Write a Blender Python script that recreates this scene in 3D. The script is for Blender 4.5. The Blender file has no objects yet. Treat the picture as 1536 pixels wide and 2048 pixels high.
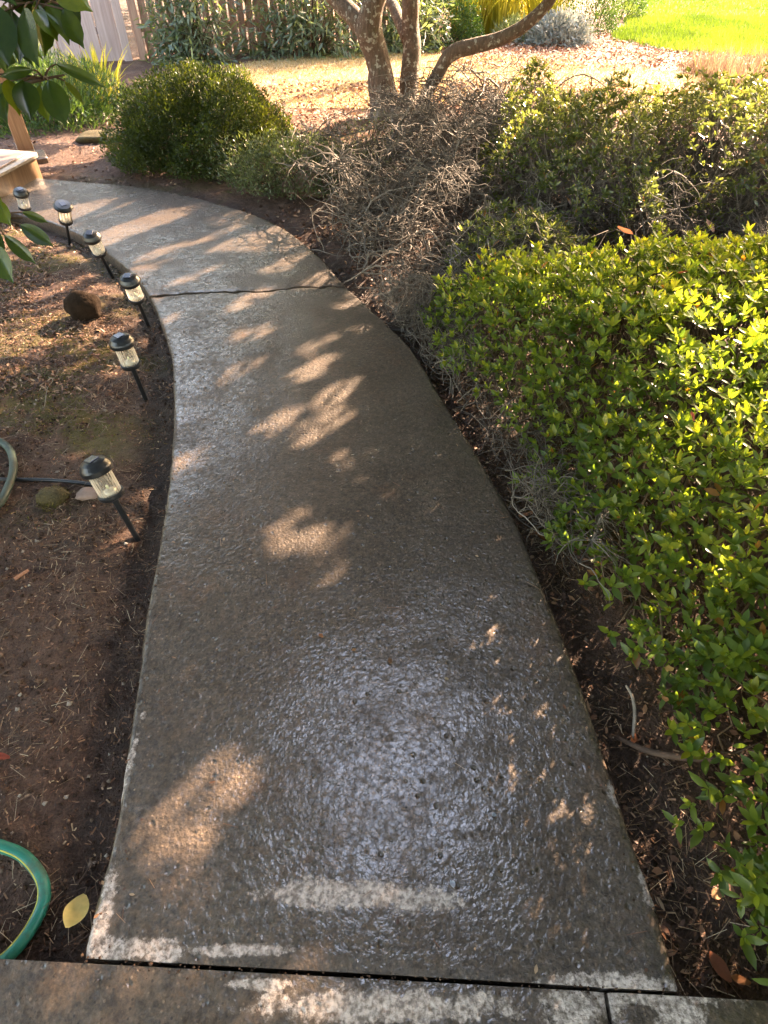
import bpy, math, random
import numpy as np
from mathutils import Vector, Matrix

random.seed(7)
rng = np.random.default_rng(11)
sc = bpy.context.scene
C = sc.collection
R = math.radians

# ------------------------------------------------------------------ camera
F, TILT, CAMH = 1196.0, R(44.5), 1.5          # focal length in photo pixels, downward tilt, eye height
cam_d = bpy.data.cameras.new('camera'); cam = bpy.data.objects.new('camera', cam_d); C.objects.link(cam)
cam_d.sensor_fit = 'VERTICAL'; cam_d.sensor_height = 24.0; cam_d.lens = F / 2048 * 24.0
cam_d.clip_start = 0.05; cam_d.clip_end = 400
cam.location = (0, 0, CAMH); cam.rotation_euler = (math.pi / 2 - TILT, 0, 0)
sc.camera = cam

# ------------------------------------------------------------------ sky, sun, exposure
SUN_AZ, SUN_EL = R(37), R(27)                  # in front, to the right
world = bpy.data.worlds.new('World'); sc.world = world; world.use_nodes = True
wn = world.node_tree.nodes
sky = wn.new('ShaderNodeTexSky'); sky.sky_type = 'NISHITA'; sky.sun_disc = False
sky.sun_elevation = SUN_EL; sky.sun_rotation = SUN_AZ; sky.air_density = 2.0; sky.dust_density = 4.0
world.node_tree.links.new(sky.outputs[0], wn['Background'].inputs[0])
wn['Background'].inputs[1].default_value = 0.15
SUN = Vector((math.sin(SUN_AZ) * math.cos(SUN_EL), math.cos(SUN_AZ) * math.cos(SUN_EL), math.sin(SUN_EL)))
sl = bpy.data.lights.new('sun', 'SUN'); sun = bpy.data.objects.new('sun', sl); C.objects.link(sun)
sl.energy = 5.0; sl.angle = R(0.45); sl.color = (1.0, 0.76, 0.48)
sun.rotation_euler = SUN.to_track_quat('Z', 'Y').to_euler()
sun.location = (8, 11, 9)
vs = sc.view_settings
vs.view_transform = 'Standard'; vs.look = 'None'; vs.exposure = 3.38; vs.gamma = 1.0; vs.use_curve_mapping = False
vs.use_white_balance = True; vs.white_balance_temperature = 6550; vs.white_balance_tint = 22
cy = sc.cycles
cy.max_bounces = 7; cy.diffuse_bounces = 4; cy.glossy_bounces = 3; cy.transmission_bounces = 5; cy.transparent_max_bounces = 12
cy.use_denoising = True
cy.caustics_reflective = False; cy.caustics_refractive = False
cy.sample_clamp_indirect = 3.0; cy.sample_clamp_direct = 12.0

# ------------------------------------------------------------------ helpers
def px(x, y, z=0.0):
    """a point of the place seen at photo pixel (x, y), at height z"""
    u, v = (x - 768) / F, (1024 - y) / F
    d = Vector((u, math.cos(TILT) + v * math.sin(TILT), -math.sin(TILT) + v * math.cos(TILT)))
    return Vector((0, 0, CAMH)) + d * ((z - CAMH) / d.z)
def pxd(x, y, t):
    u, v = (x - 768) / F, (1024 - y) / F
    d = Vector((u, math.cos(TILT) + v * math.sin(TILT), -math.sin(TILT) + v * math.cos(TILT)))
    return Vector((0, 0, CAMH)) + d * t

def tag(o, label, cat, group=None, kind=None):
    if label: o['label'] = label
    if cat: o['category'] = cat
    if group: o['group'] = group
    if kind: o['kind'] = kind
    return o
def empty(name, loc=(0, 0, 0)):
    o = bpy.data.objects.new(name, None); C.objects.link(o); o.location = loc; o.empty_display_size = 0.1
    return o
def link(name, me, parent=None, loc=None, local=False):
    """parts are modelled in place unless local"""
    o = bpy.data.objects.new(name, me); C.objects.link(o)
    if parent is not None:
        o.parent = parent
        if local: o.location = loc or (0, 0, 0)
        else: o.location = -(Vector(parent.location) + (Vector(parent.parent.location) if parent.parent else Vector((0, 0, 0))))
    elif loc is not None:
        o.location = loc
    return o
def mesh(name, V, Fs, mat, smooth=False, tint=None):
    """V (n,3) array, Fs list of tuples or (m,k) array"""
    me = bpy.data.meshes.new(name)
    V = np.asarray(V, dtype=np.float32).reshape(-1, 3)
    if isinstance(Fs, np.ndarray):
        m, k = Fs.shape
        me.vertices.add(len(V)); me.vertices.foreach_set('co', V.ravel())
        me.loops.add(m * k); me.loops.foreach_set('vertex_index', Fs.astype(np.int32).ravel())
        me.polygons.add(m); me.polygons.foreach_set('loop_start', np.arange(0, m * k, k, dtype=np.int32))
        me.polygons.foreach_set('loop_total', np.full(m, k, dtype=np.int32))
        me.update(calc_edges=True)
    else:
        me.from_pydata([tuple(map(float, v)) for v in V], [], Fs); me.update()
    if smooth: me.polygons.foreach_set('use_smooth', np.ones(len(me.polygons), dtype=bool))
    if tint is not None:
        a = me.attributes.new('tint', 'FLOAT', 'POINT'); a.data.foreach_set('value', np.asarray(tint, dtype=np.float32))
    if mat: me.materials.append(mat)
    return me

def nrm(a): return a / np.maximum(np.linalg.norm(a, axis=-1, keepdims=True), 1e-9)
def hash2(ix, iy, s=0):
    h = (ix.astype(np.int64) * 374761393 + iy.astype(np.int64) * 668265263 + s * 974634777) & 0xffffffff
    h = ((h ^ (h >> 13)) * 1274126177) & 0xffffffff
    return ((h ^ (h >> 16)) & 0xffff) / 65535.0
def vnoise(x, y, s=0):
    x = np.asarray(x, float); y = np.asarray(y, float)
    ix, iy = np.floor(x), np.floor(y); fx, fy = x - ix, y - iy
    fx = fx * fx * (3 - 2 * fx); fy = fy * fy * (3 - 2 * fy)
    a, b = hash2(ix, iy, s), hash2(ix + 1, iy, s); c, d = hash2(ix, iy + 1, s), hash2(ix + 1, iy + 1, s)
    return (a * (1 - fx) + b * fx) * (1 - fy) + (c * (1 - fx) + d * fx) * fy
def fbm(x, y, s=0, o=4):
    r = 0; amp = .5; t = 0
    for i in range(o):
        r = r + amp * vnoise(x, y, s + i); t += amp; x = x * 2.03 + 11.3; y = y * 2.03 + 5.1; amp *= .5
    return r / t
def sstep(a, b, x):
    t = np.clip((x - a) / (b - a), 0, 1); return t * t * (3 - 2 * t)

# leaf templates: (verts, faces) x across, y along, z up; length 1, width 1
LEAF8 = (np.array([(0, 0, 0), (-.42, .32, .10), (-.40, .66, .08), (0, 1, -.06), (.40, .66, .08), (.42, .32, .10), (0, .32, 0), (0, .66, 0)], float),
         np.array([(0, 6, 1), (0, 5, 6), (1, 6, 7), (1, 7, 2), (6, 5, 4), (6, 4, 7), (2, 7, 3), (7, 4, 3)]))
LEAF4 = (np.array([(0, 0, 0), (-.5, .5, .12), (0, 1, 0), (.5, .5, .12)], float), np.array([(0, 2, 1), (0, 3, 2)]))
BLADE = (np.array([(-.5, 0, 0), (.5, 0, 0), (-.35, .55, .06), (.35, .55, .06), (0, 1, .22)], float), np.array([(0, 1, 3), (0, 3, 2), (2, 3, 4)]))
STRIP = (np.array([(-.5, 0, 0), (.5, 0, 0), (.5, .5, .04), (-.5, .5, .04), (.5, 1, 0), (-.5, 1, 0)], float), np.array([(0, 1, 2), (0, 2, 3), (3, 2, 4), (3, 4, 5)]))

def leaves(P, D, N, L, W, tpl=LEAF8, tint=None):
    """leaf-shaped faces at P along D with upper side N; returns verts, tris, tints"""
    n = len(P); D = nrm(D); X = nrm(np.cross(D, N)); Z = np.cross(X, D)
    tv, tf = tpl; k = len(tv)
    L = np.broadcast_to(np.asarray(L, float), (n,))[:, None, None]; W = np.broadcast_to(np.asarray(W, float), (n,))[:, None, None]
    V = P[:, None, :] + X[:, None, :] * tv[None, :, 0:1] * W + D[:, None, :] * tv[None, :, 1:2] * L + Z[:, None, :] * tv[None, :, 2:3] * W
    Fc = tf[None] + (np.arange(n) * k)[:, None, None]
    T = np.repeat(rng.random(n) if tint is None else tint, k)
    return V.reshape(-1, 3), Fc.reshape(-1, 3), T
def merge(parts):
    Vs, Fs, Ts = [], [], []; o = 0
    for V, Fc, T in parts:
        Vs.append(V); Fs.append(Fc + o); Ts.append(T); o += len(V)
    return np.concatenate(Vs), np.concatenate(Fs), np.concatenate(Ts)
def tubes(P, Rr, sides=4, tint=None):
    """P (n,k,3) polylines, Rr (n,k) radii -> verts, tris, tints"""
    n, k, _ = P.shape
    T = nrm(np.gradient(P, axis=1))
    ref = np.broadcast_to(np.array([.31, .17, .93]), T.shape).copy()
    par = np.abs((T * ref).sum(-1)) > .95
    ref[par] = (1, 0, 0)
    A = nrm(np.cross(T, ref))
    for i in range(1, k): A[:, i] = nrm(A[:, i - 1] - T[:, i] * (A[:, i - 1] * T[:, i]).sum(-1, keepdims=True))
    B = np.cross(T, A)
    ang = np.arange(sides) * 2 * math.pi / sides
    V = P[:, :, None, :] + Rr[:, :, None, None] * (A[:, :, None, :] * np.cos(ang)[None, None, :, None] + B[:, :, None, :] * np.sin(ang)[None, None, :, None])
    i = np.arange(n)[:, None, None] * k * sides; j = np.arange(k - 1)[None, :, None] * sides; s = np.arange(sides)[None, None, :]; s2 = (s + 1) % sides
    a, b, c, d = i + j + s, i + j + s2, i + j + sides + s2, i + j + sides + s
    Fc = np.stack([np.stack([a, b, c], -1), np.stack([a, c, d], -1)], -2).reshape(-1, 3)
    Tn = np.repeat(rng.random(n) if tint is None else tint, k * sides)
    return V.reshape(-1, 3), Fc, Tn
def spline(pts, n):
    """Catmull-Rom through pts -> (n,3)"""
    p = np.array([tuple(q) for q in pts], float); p = np.vstack([2 * p[0] - p[1], p, 2 * p[-1] - p[-2]])
    m = len(p) - 3; out = []
    for t in np.linspace(0, m - 1e-6, n):
        i = int(t); f = t - i; a, b, c, d = p[i:i + 4]
        out.append(.5 * ((2 * b) + (c - a) * f + (2 * a - 5 * b + 4 * c - d) * f * f + (3 * b - a - 3 * c + d) * f ** 3))
    return np.array(out)
def tube_mesh(name, pts, rad, mat, sides=10, n=40, smooth=True, cap=True):
    P = spline(pts, n)[None]; rad = np.interp(np.linspace(0, 1, n), np.linspace(0, 1, len(np.atleast_1d(rad))), np.atleast_1d(rad))[None]
    V, Fc, T = tubes(P, rad, sides)
    if cap:
        V = np.vstack([V, P[0, 0], P[0, -1]]); b = len(V) - 2
        s = np.arange(sides); s2 = (s + 1) % sides; o = (n - 1) * sides
        Fc = np.vstack([Fc, np.stack([np.full(sides, b), s2, s], 1), np.stack([np.full(sides, b + 1), o + s, o + s2], 1)])
        T = np.append(T, [0, 0])
    return mesh(name, V, Fc, mat, smooth, T)
def lathe(prof, sides=28):
    """profile [(r,z)] -> verts, faces (list)"""
    V, Fc = [], []
    for r, z in prof:
        for i in range(sides):
            a = 2 * math.pi * i / sides; V.append((r * math.cos(a), r * math.sin(a), z))
    for j in range(len(prof) - 1):
        for i in range(sides):
            i2 = (i + 1) % sides; Fc.append((j * sides + i, j * sides + i2, (j + 1) * sides + i2, (j + 1) * sides + i))
    Fc.append(tuple(range(sides))[::-1]); Fc.append(tuple((len(prof) - 1) * sides + i for i in range(sides)))
    return V, Fc
def boxv(sx, sy, sz, b=0.004):
    """bevelled box, base at z=0, centred in x and y"""
    V, Fc = [], []
    for z, ins in ((0, b), (b, 0), (sz - b, 0), (sz, b)):
        x, y = sx / 2 - ins, sy / 2 - ins
        x2, y2 = max(x - b, 0.0005), max(y - b, 0.0005)
        V += [(x, -y2, z), (x, y2, z), (x2, y, z), (-x2, y, z), (-x, y2, z), (-x, -y2, z), (-x2, -y, z), (x2, -y, z)]
    for j in range(3):
        for i in range(8):
            i2 = (i + 1) % 8; Fc.append((j * 8 + i, j * 8 + i2, j * 8 + 8 + i2, j * 8 + 8 + i))
    Fc.append(tuple(range(8))[::-1]); Fc.append(tuple(24 + i for i in range(8)))
    return V, Fc

# ------------------------------------------------------------------ materials
class NT:
    def __init__(s, name):
        s.m = bpy.data.materials.new(name); s.m.use_nodes = True; s.t = s.m.node_tree; s.n = s.t.nodes
        s.b = s.n['Principled BSDF']; s.out = s.n['Material Output']
    def new(s, ty, **k):
        n = s.n.new(ty)
        for a, v in k.items(): setattr(n, a, v)
        return n
    def put(s, sock, v):
        if hasattr(v, 'links') or hasattr(v, 'is_linked'): s.t.links.new(v, sock)
        elif isinstance(v, (tuple, list)): sock.default_value = (*v, 1) if len(v) == 3 and sock.type == 'RGBA' else v
        else: sock.default_value = v
    def set(s, **k):
        for a, v in k.items(): s.put(s.b.inputs[a.replace('_', ' ')], v)
    def pos(s): 
        if not hasattr(s, '_p'): s._p = s.new('ShaderNodeNewGeometry').outputs['Position']
        return s._p
    def obj(s):
        if not hasattr(s, '_o'): s._o = s.new('ShaderNodeTexCoord').outputs['Object']
        return s._o
    def noise(s, scale, detail=4, rough=.55, vec=None, dist=0):
        n = s.new('ShaderNodeTexNoise'); s.put(n.inputs['Vector'], vec or s.pos()); n.inputs['Scale'].default_value = scale
        n.inputs['Detail'].default_value = detail; n.inputs['Roughness'].default_value = rough; n.inputs['Distortion'].default_value = dist
        return n.outputs['Fac']
    def vor(s, scale, feature='F1', out='Distance', vec=None, rnd=1):
        n = s.new('ShaderNodeTexVoronoi', feature=feature); s.put(n.inputs['Vector'], vec or s.pos()); n.inputs['Scale'].default_value = scale
        n.inputs['Randomness'].default_value = rnd
        return n.outputs[out]
    def math(s, op, a, b=0.5, c=None, clamp=False):
        n = s.new('ShaderNodeMath', operation=op, use_clamp=clamp); s.put(n.inputs[0], a); s.put(n.inputs[1], b)
        if c is not None: s.put(n.inputs[2], c)
        return n.outputs[0]
    def vmath(s, op, a, b=(0, 0, 0)):
        n = s.new('ShaderNodeVectorMath', operation=op); s.put(n.inputs[0], a); s.put(n.inputs[1], b)
        return n.outputs['Value'] if op in ('LENGTH', 'DOT_PRODUCT', 'DISTANCE') else n.outputs[0]
    def rng(s, v, a, b, c=0., d=1.):
        n = s.new('ShaderNodeMapRange'); n.interpolation_type = 'SMOOTHSTEP'
        for i, q in enumerate((v, a, b, c, d)): s.put(n.inputs[i], q)
        return n.outputs[0]
    def mix(s, f, a, b, mode='MIX'):
        n = s.new('ShaderNodeMix', data_type='RGBA', blend_type=mode); s.put(n.inputs[0], f); s.put(n.inputs[6], a); s.put(n.inputs[7], b)
        return n.outputs[2]
    def ramp(s, f, cols):
        n = s.new('ShaderNodeValToRGB'); s.put(n.inputs[0], f); e = n.color_ramp.elements
        while len(e) < len(cols): e.new(.5)
        for q, (p, c) in zip(e, cols): q.position = p; q.color = (*c, 1)
        return n.outputs[0]
    def bump(s, h, st=.3, dist=.01, normal=None):
        n = s.new('ShaderNodeBump'); n.inputs['Strength'].default_value = st; n.inputs['Distance'].default_value = dist; s.put(n.inputs['Height'], h)
        if normal is not None: s.put(n.inputs['Normal'], normal)
        return n.outputs[0]
    def attr(s, name='tint'):
        n = s.new('ShaderNodeAttribute'); n.attribute_name = name; return n.outputs['Fac']

def leaf_mat(name, cols, trans=.35, tcol=None, rough=.35, spec=.5, rnd_obj=False):
    """foliage: glossy upper face, light passing through"""
    k = NT(name)
    f = k.new('ShaderNodeObjectInfo').outputs['Random'] if rnd_obj else k.attr()
    col = k.ramp(f, cols)
    blot = k.noise(60, 2)
    col = k.mix(k.rng(blot, .3, .75, 0, .45), col, k.mix(1., col, (.62, .66, .55), 'MULTIPLY'))
    k.set(Base_Color=col, Roughness=rough, Specular_IOR_Level=spec)
    tr = k.new('ShaderNodeBsdfTranslucent')
    k.put(tr.inputs['Color'], k.mix(1., col, tcol or (1.6, 1.5, .5), 'MULTIPLY'))
    ms = k.new('ShaderNodeMixShader'); ms.inputs[0].default_value = trans
    k.t.links.new(k.b.outputs[0], ms.inputs[1]); k.t.links.new(tr.outputs[0], ms.inputs[2]); k.t.links.new(ms.outputs[0], k.out.inputs['Surface'])
    return k.m
def plain(name, col, rough=.6, var=.25, scale=8, bump=0.0, bscale=60, metal=0, spec=.5):
    k = NT(name); f = k.noise(scale, 5, vec=k.obj())
    c2 = tuple(x * (1 - var) for x in col); c3 = tuple(min(1, x * (1 + var)) for x in col)
    k.set(Base_Color=k.ramp(f, [(.3, c2), (.7, c3)]), Roughness=rough, Metallic=metal, Specular_IOR_Level=spec)
    if bump: k.set(Normal=k.bump(k.noise(bscale, 4, vec=k.obj()), bump, .01))
    return k.m

def concrete_mat(name, stains, tone=(1, 1, 1)):
    """wet, weathered concrete with exposed aggregate, pits and dry pale patches"""
    k = NT(name); p = k.pos()
    big = k.noise(1.7, 5, .6); mid = k.noise(9, 5, .6); fine = k.noise(120, 4, .6)
    base = k.ramp(big, [(.3, (.095, .082, .070)), (.5, (.128, .112, .096)), (.72, (.165, .142, .118))])
    base = k.mix(k.rng(mid, .35, .75, 0, .55), base, (.085, .062, .045))
    rust = k.noise(4.5, 4, .6, k.vmath('ADD', p, (4.1, 2.2, 0)))
    base = k.mix(k.rng(rust, .55, .78, 0, .5), base, (.18, .10, .058))
    # sand grains and pebbles
    cell = k.vor(95, out='Color'); peb = k.vor(95)
    g = k.math('MULTIPLY', k.rng(peb, .14, .36, 1, 0), .85)
    grain = k.ramp(k.new('ShaderNodeSeparateColor').outputs[0], [(0, (.03, .027, .024)), (.45, (.10, .085, .07)), (.8, (.20, .17, .14)), (1, (.34, .30, .25))])
    sep = [n for n in k.n if n.bl_idname == 'ShaderNodeSeparateColor'][0]; k.t.links.new(cell, sep.inputs[0])
    base = k.mix(g, base, grain)
    base = k.mix(k.rng(fine, .3, .7, 0, .6), base, k.mix(1., base, (.45, .43, .42), 'MULTIPLY'))
    m2 = k.noise(48, 5, .75, k.vmath('ADD', p, (5.5, 1.1, 0)))
    base = k.mix(1., base, k.ramp(m2, [(.30, (.36, .34, .32)), (.48, (.95, .93, .90)), (.70, (1.75, 1.68, 1.55))]), 'MULTIPLY')
    # pits, sparse
    pv = k.vmath('ADD', p, (7.3, 3.3, 0))
    pd = k.vor(30, vec=pv); pc = k.new('ShaderNodeSeparateColor'); k.t.links.new(k.vor(30, out='Color', vec=pv), pc.inputs[0])
    sparse = k.math('GREATER_THAN', pc.outputs[1], .45)
    pit = k.math('MULTIPLY', k.rng(k.math('ADD', pd, k.math('MULTIPLY', k.noise(70, 2), .2)), .14, .34, 1, 0), sparse)
    base = k.mix(k.math('MULTIPLY', pit, .8), base, (.028, .023, .02))
    # pale dry patches
    mask = None
    wob = k.math('MULTIPLY', k.math('SUBTRACT', k.noise(19, 6, .75), .5), 3.0)
    for cx, cy_, rx, ry in stains:
        v = k.vmath('MULTIPLY', k.vmath('SUBTRACT', p, (cx, cy_, 0)), (1 / rx, 1 / ry, 0))
        d = k.math('SUBTRACT', 1.0, k.vmath('LENGTH', v))
        mask = d if mask is None else k.math('MAXIMUM', mask, d)
    if mask is not None:
        mask = k.rng(k.math('ADD', mask, wob), .05, .42)
        mask = k.math('MULTIPLY', mask, k.rng(fine, .25, .55, .35, 1))
        base = k.mix(mask, base, k.mix(k.rng(k.noise(60, 5, .7), .35, .65), (.32, .31, .31), (.85, .86, .90)))
    base = k.mix(1., base, tuple(a * b for a, b in zip(tone, (.60, .51, .44))), 'MULTIPLY')
    wet = k.noise(2.6, 4, .6, k.vmath('ADD', p, (1.7, 9.2, 0)))
    rough = k.rng(wet, .3, .72, .38, .6)
    rough = k.math('ADD', rough, k.math('MULTIPLY', fine, .12))
    if mask is not None: rough = k.math('ADD', rough, k.math('MULTIPLY', mask, .35))
    ripple = k.noise(110, 4, .66, dist=.4)
    h = k.math('ADD', k.math('MULTIPLY', ripple, .8), k.math('MULTIPLY', k.math('SUBTRACT', 1.0, peb), .35))
    h = k.math('SUBTRACT', h, k.math('MULTIPLY', pit, .9))
    n1 = k.bump(h, .8, .007)
    n2 = k.bump(k.noise(16, 4, .6), .35, .012, n1)
    coat = k.rng(k.noise(5, 4, .6, k.vmath('ADD', p, (3.3, 1.2, 0))), .32, .6, .35, .95)
    coat = k.math('MULTIPLY', coat, k.rng(k.noise(34, 5, .7, k.vmath('ADD', p, (8.8, 2.7, 0))), .36, .56, .15, 1.0))
    coat = k.math('MULTIPLY', coat, k.math('SUBTRACT', 1.0, k.math('MULTIPLY', g, .8)))
    if mask is not None: coat = k.math('MULTIPLY', coat, k.math('SUBTRACT', 1.0, mask))
    k.set(Base_Color=base, Roughness=rough, Normal=n2, Specular_IOR_Level=.35, Coat_Weight=coat, Coat_Roughness=.05, Coat_IOR=1.9, Coat_Normal=k.bump(k.math('SUBTRACT', k.noise(72, 3, .5, dist=.7), k.math('MULTIPLY', pit, .9)), .42, .006))
    return k.m

def soil_mat():
    k = NT('soil'); p = k.pos()
    a = k.noise(2.2, 6, .65); b = k.noise(26, 6, .7); c = k.noise(150, 4, .6)
    col = k.ramp(b, [(.28, (.050, .027, .018)), (.5, (.125, .070, .047)), (.75, (.22, .125, .085))])
    red = k.noise(5, 5, .65, k.vmath('ADD', p, (2.1, 8.7, 0)))
    col = k.mix(k.rng(red, .45, .75, 0, .45), col, k.mix(c, (.10, .042, .022), (.20, .095, .05)))
    # moss
    sx = k.new('ShaderNodeSeparateXYZ'); k.t.links.new(p, sx.inputs[0])
    m = k.math('MULTIPLY', k.attr('moss'), k.rng(k.noise(18, 5, .7), .32, .55))
    col = k.mix(k.math('MULTIPLY', m, .85), col, k.mix(c, (.06, .055, .014), (.19, .155, .035)))
    dk = k.noise(1.4, 4, .6, k.vmath('ADD', p, (6, 3, 0))); col = k.mix(k.rng(dk, .4, .65, 0, .5), col, k.mix(1., col, (.5, .5, .52), 'MULTIPLY'))
    dampv = k.attr('damp'); col = k.mix(k.math('MULTIPLY', dampv, .5), col, (.022, .015, .014))
    # far mulch of red-brown bark and leaves
    far = k.rng(sx.outputs[1], 5.6, 7.2)
    far = k.math('MULTIPLY', far, k.rng(sx.outputs[0], -2.2, -1.2))
    col = k.mix(far, col, k.ramp(k.noise(30, 5, .7), [(.3, (.10, .045, .025)), (.5, (.24, .12, .07)), (.7, (.40, .24, .15))]))
    col = k.mix(k.rng(c, .35, .7, 0, .6), col, k.mix(1., col, (.4, .38, .36), 'MULTIPLY'))
    damp = k.math('SUBTRACT', k.rng(k.noise(3, 4, .6), .35, .65, .65, .95), k.math('MULTIPLY', dampv, .3))
    n1 = k.bump(k.math('ADD', b, k.math('MULTIPLY', c, .7)), 1.0, .03)
    k.set(Base_Color=col, Roughness=damp, Normal=n1, Specular_IOR_Level=.3)
    return k.m
def bark_mat():
    k = NT('bark'); p = k.obj()
    st = k.vmath('MULTIPLY', p, (1, 1, .35))
    a = k.noise(9, 6, .65, p); b = k.noise(40, 6, .7, st); l = k.noise(22, 4, .6, k.vmath('ADD', p, (3, 1, 7)))
    col = k.ramp(b, [(.3, (.055, .034, .022)), (.55, (.145, .092, .062)), (.8, (.24, .165, .115))])
    col = k.mix(k.rng(a, .45, .7, 0, .6), col, (.10, .085, .06))
    col = k.mix(k.rng(l, .55, .63, 0, .85), col, (.42, .39, .32))
    moss = k.noise(6, 4, .6, k.vmath('ADD', p, (9, 2, 1)))
    col = k.mix(k.rng(moss, .58, .75, 0, .6), col, (.09, .085, .03))
    k.set(Base_Color=col, Roughness=.85, Normal=k.bump(k.math('ADD', b, k.math('MULTIPLY', a, .6)), .8, .03))
    return k.m
def wood_mat(name, c1, c2, c3, scale=1.0, rough=.7):
    k = NT(name); p = k.obj(); r = k.new('ShaderNodeObjectInfo').outputs['Random']
    off = k.new('ShaderNodeCombineXYZ'); k.put(off.inputs[0], k.math('MULTIPLY', r, 37.0)); k.put(off.inputs[1], k.math('MULTIPLY', r, 11.0))
    v = k.vmath('ADD', k.vmath('MULTIPLY', p, (14 * scale, 14 * scale, .9 * scale)), off.outputs[0])
    g = k.noise(2.2, 6, .6, v, 1.2); big = k.noise(.8, 3, .5, k.vmath('ADD', p, off.outputs[0]))
    col = k.ramp(g, [(.28, c1), (.5, c2), (.75, c3)])
    col = k.mix(k.rng(big, .35, .7, 0, .5), col, k.mix(1., col, (.62, .58, .55), 'MULTIPLY'))
    col = k.mix(k.math('MULTIPLY', r, .35), col, k.mix(1., col, (.7, .66, .62), 'MULTIPLY'))
    k.set(Base_Color=col, Roughness=rough, Normal=k.bump(g, .35, .006))
    return k.m

M = {}
M['soil'] = soil_mat()
M['bark'] = bark_mat()
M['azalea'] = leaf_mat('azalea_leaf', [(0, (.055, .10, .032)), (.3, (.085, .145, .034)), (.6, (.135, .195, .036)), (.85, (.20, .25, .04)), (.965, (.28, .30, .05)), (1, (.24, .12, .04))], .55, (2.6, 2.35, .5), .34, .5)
M['azalea_far'] = leaf_mat('azalea_leaf_dark', [(0, (.055, .08, .036)), (.5, (.105, .14, .06)), (.85, (.16, .19, .08)), (.97, (.24, .25, .11)), (1, (.20, .11, .06))], .5, (2.3, 2.1, .75), .27, .8)
M['box'] = leaf_mat('box_leaf', [(0, (.022, .038, .014)), (.5, (.045, .068, .018)), (.85, (.085, .11, .022)), (1, (.16, .165, .03))], .42, (2.3, 2.0, .45), .45, .35)
M['small'] = leaf_mat('small_leaf', [(0, (.05, .07, .032)), (.5, (.095, .125, .055)), (1, (.19, .21, .09))], .3, (1.5, 1.5, .6), .4, .5)
M['fern'] = leaf_mat('fern_leaf', [(0, (.03, .065, .018)), (.5, (.06, .115, .03)), (1, (.13, .18, .045))], .35, None, .45, .4)
M['rhodo'] = leaf_mat('long_leaf', [(0, (.08, .12, .085)), (.5, (.16, .21, .14)), (.9, (.25, .29, .18)), (1, (.40, .42, .14))], .45, None, .3, .7)
M['conifer'] = leaf_mat('conifer_leaf', [(0, (.03, .07, .015)), (.5, (.06, .12, .025)), (1, (.12, .18, .04))], .3, None, .5, .3)
M['yellowgrass'] = leaf_mat('yellow_grass', [(0, (.30, .29, .04)), (.5, (.48, .44, .06)), (1, (.60, .50, .10))], .5, (1.2, 1.2, .6), .5, .3)
M['pale_blade'] = leaf_mat('pale_blade', [(0, (.12, .16, .07)), (.5, (.25, .28, .13)), (1, (.42, .42, .24))], .4, (1.2, 1.2, .8), .45, .4)
M['silver'] = leaf_mat('silver_leaf', [(0, (.16, .18, .17)), (.6, (.28, .30, .28)), (1, (.42, .43, .40))], .2, (1, 1, 1), .7, .2)
M['lawn'] = leaf_mat('lawn_blade', [(0, (.045, .085, .012)), (.5, (.10, .16, .022)), (1, (.18, .23, .04))], .38, (1.4, 1.35, .5), .5, .3)
M['drylawn'] = leaf_mat('dry_blade', [(0, (.26, .17, .075)), (.5, (.42, .30, .15)), (.85, (.52, .40, .22)), (1, (.28, .28, .07))], .3, (1.1, 1.05, .9), .6, .2)
M['redgrass'] = leaf_mat('red_stem', [(0, (.15, .085, .07)), (.5, (.24, .16, .13)), (.8, (.30, .25, .18)), (1, (.22, .24, .08))], .3, (1.1, 1.0, .8), .6, .2)
M['litter'] = leaf_mat('dead_leaf', [(0, (.035, .018, .012)), (.35, (.10, .045, .025)), (.6, (.17, .075, .04)), (.85, (.30, .16, .09)), (1, (.40, .28, .17))], .12, (1.2, 1.0, .7), .55, .4)
M['farlitter'] = leaf_mat('bark_mulch', [(0, (.12, .045, .03)), (.5, (.30, .14, .09)), (.85, (.42, .26, .17)), (1, (.55, .46, .38))], .1, (1.1, 1.0, .8), .7, .2)
M['needle'] = leaf_mat('dry_needle', [(0, (.05, .024, .015)), (.5, (.13, .07, .04)), (.85, (.26, .16, .09)), (1, (.45, .36, .25))], .05, (1, 1, 1), .55, .4)
M['twig'] = leaf_mat('bare_twig', [(0, (.050, .042, .036)), (.5, (.14, .118, .10)), (.85, (.26, .225, .19)), (1, (.40, .36, .31))], .0, (1, 1, 1), .7, .3)
M['stem'] = leaf_mat('woody_stem', [(0, (.03, .02, .014)), (.5, (.085, .055, .036)), (1, (.17, .12, .08))], .0, (1, 1, 1), .75, .3)
M['crumb'] = leaf_mat('earth', [(0, (.03, .018, .012)), (.5, (.08, .045, .03)), (.95, (.15, .09, .06)), (1, (.35, .30, .25))], 0, (1, 1, 1), .9, .2)
M['mossblade'] = leaf_mat('moss_blade', [(0, (.05, .055, .012)), (.5, (.11, .10, .02)), (1, (.22, .17, .05))], .25, (1.3, 1.3, .6), .8, .2)
M['canopy'] = leaf_mat('tree_leaf', [(0, (.025, .05, .012)), (.5, (.045, .085, .018)), (1, (.085, .12, .025))], .3, None, .4, .4)

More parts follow.
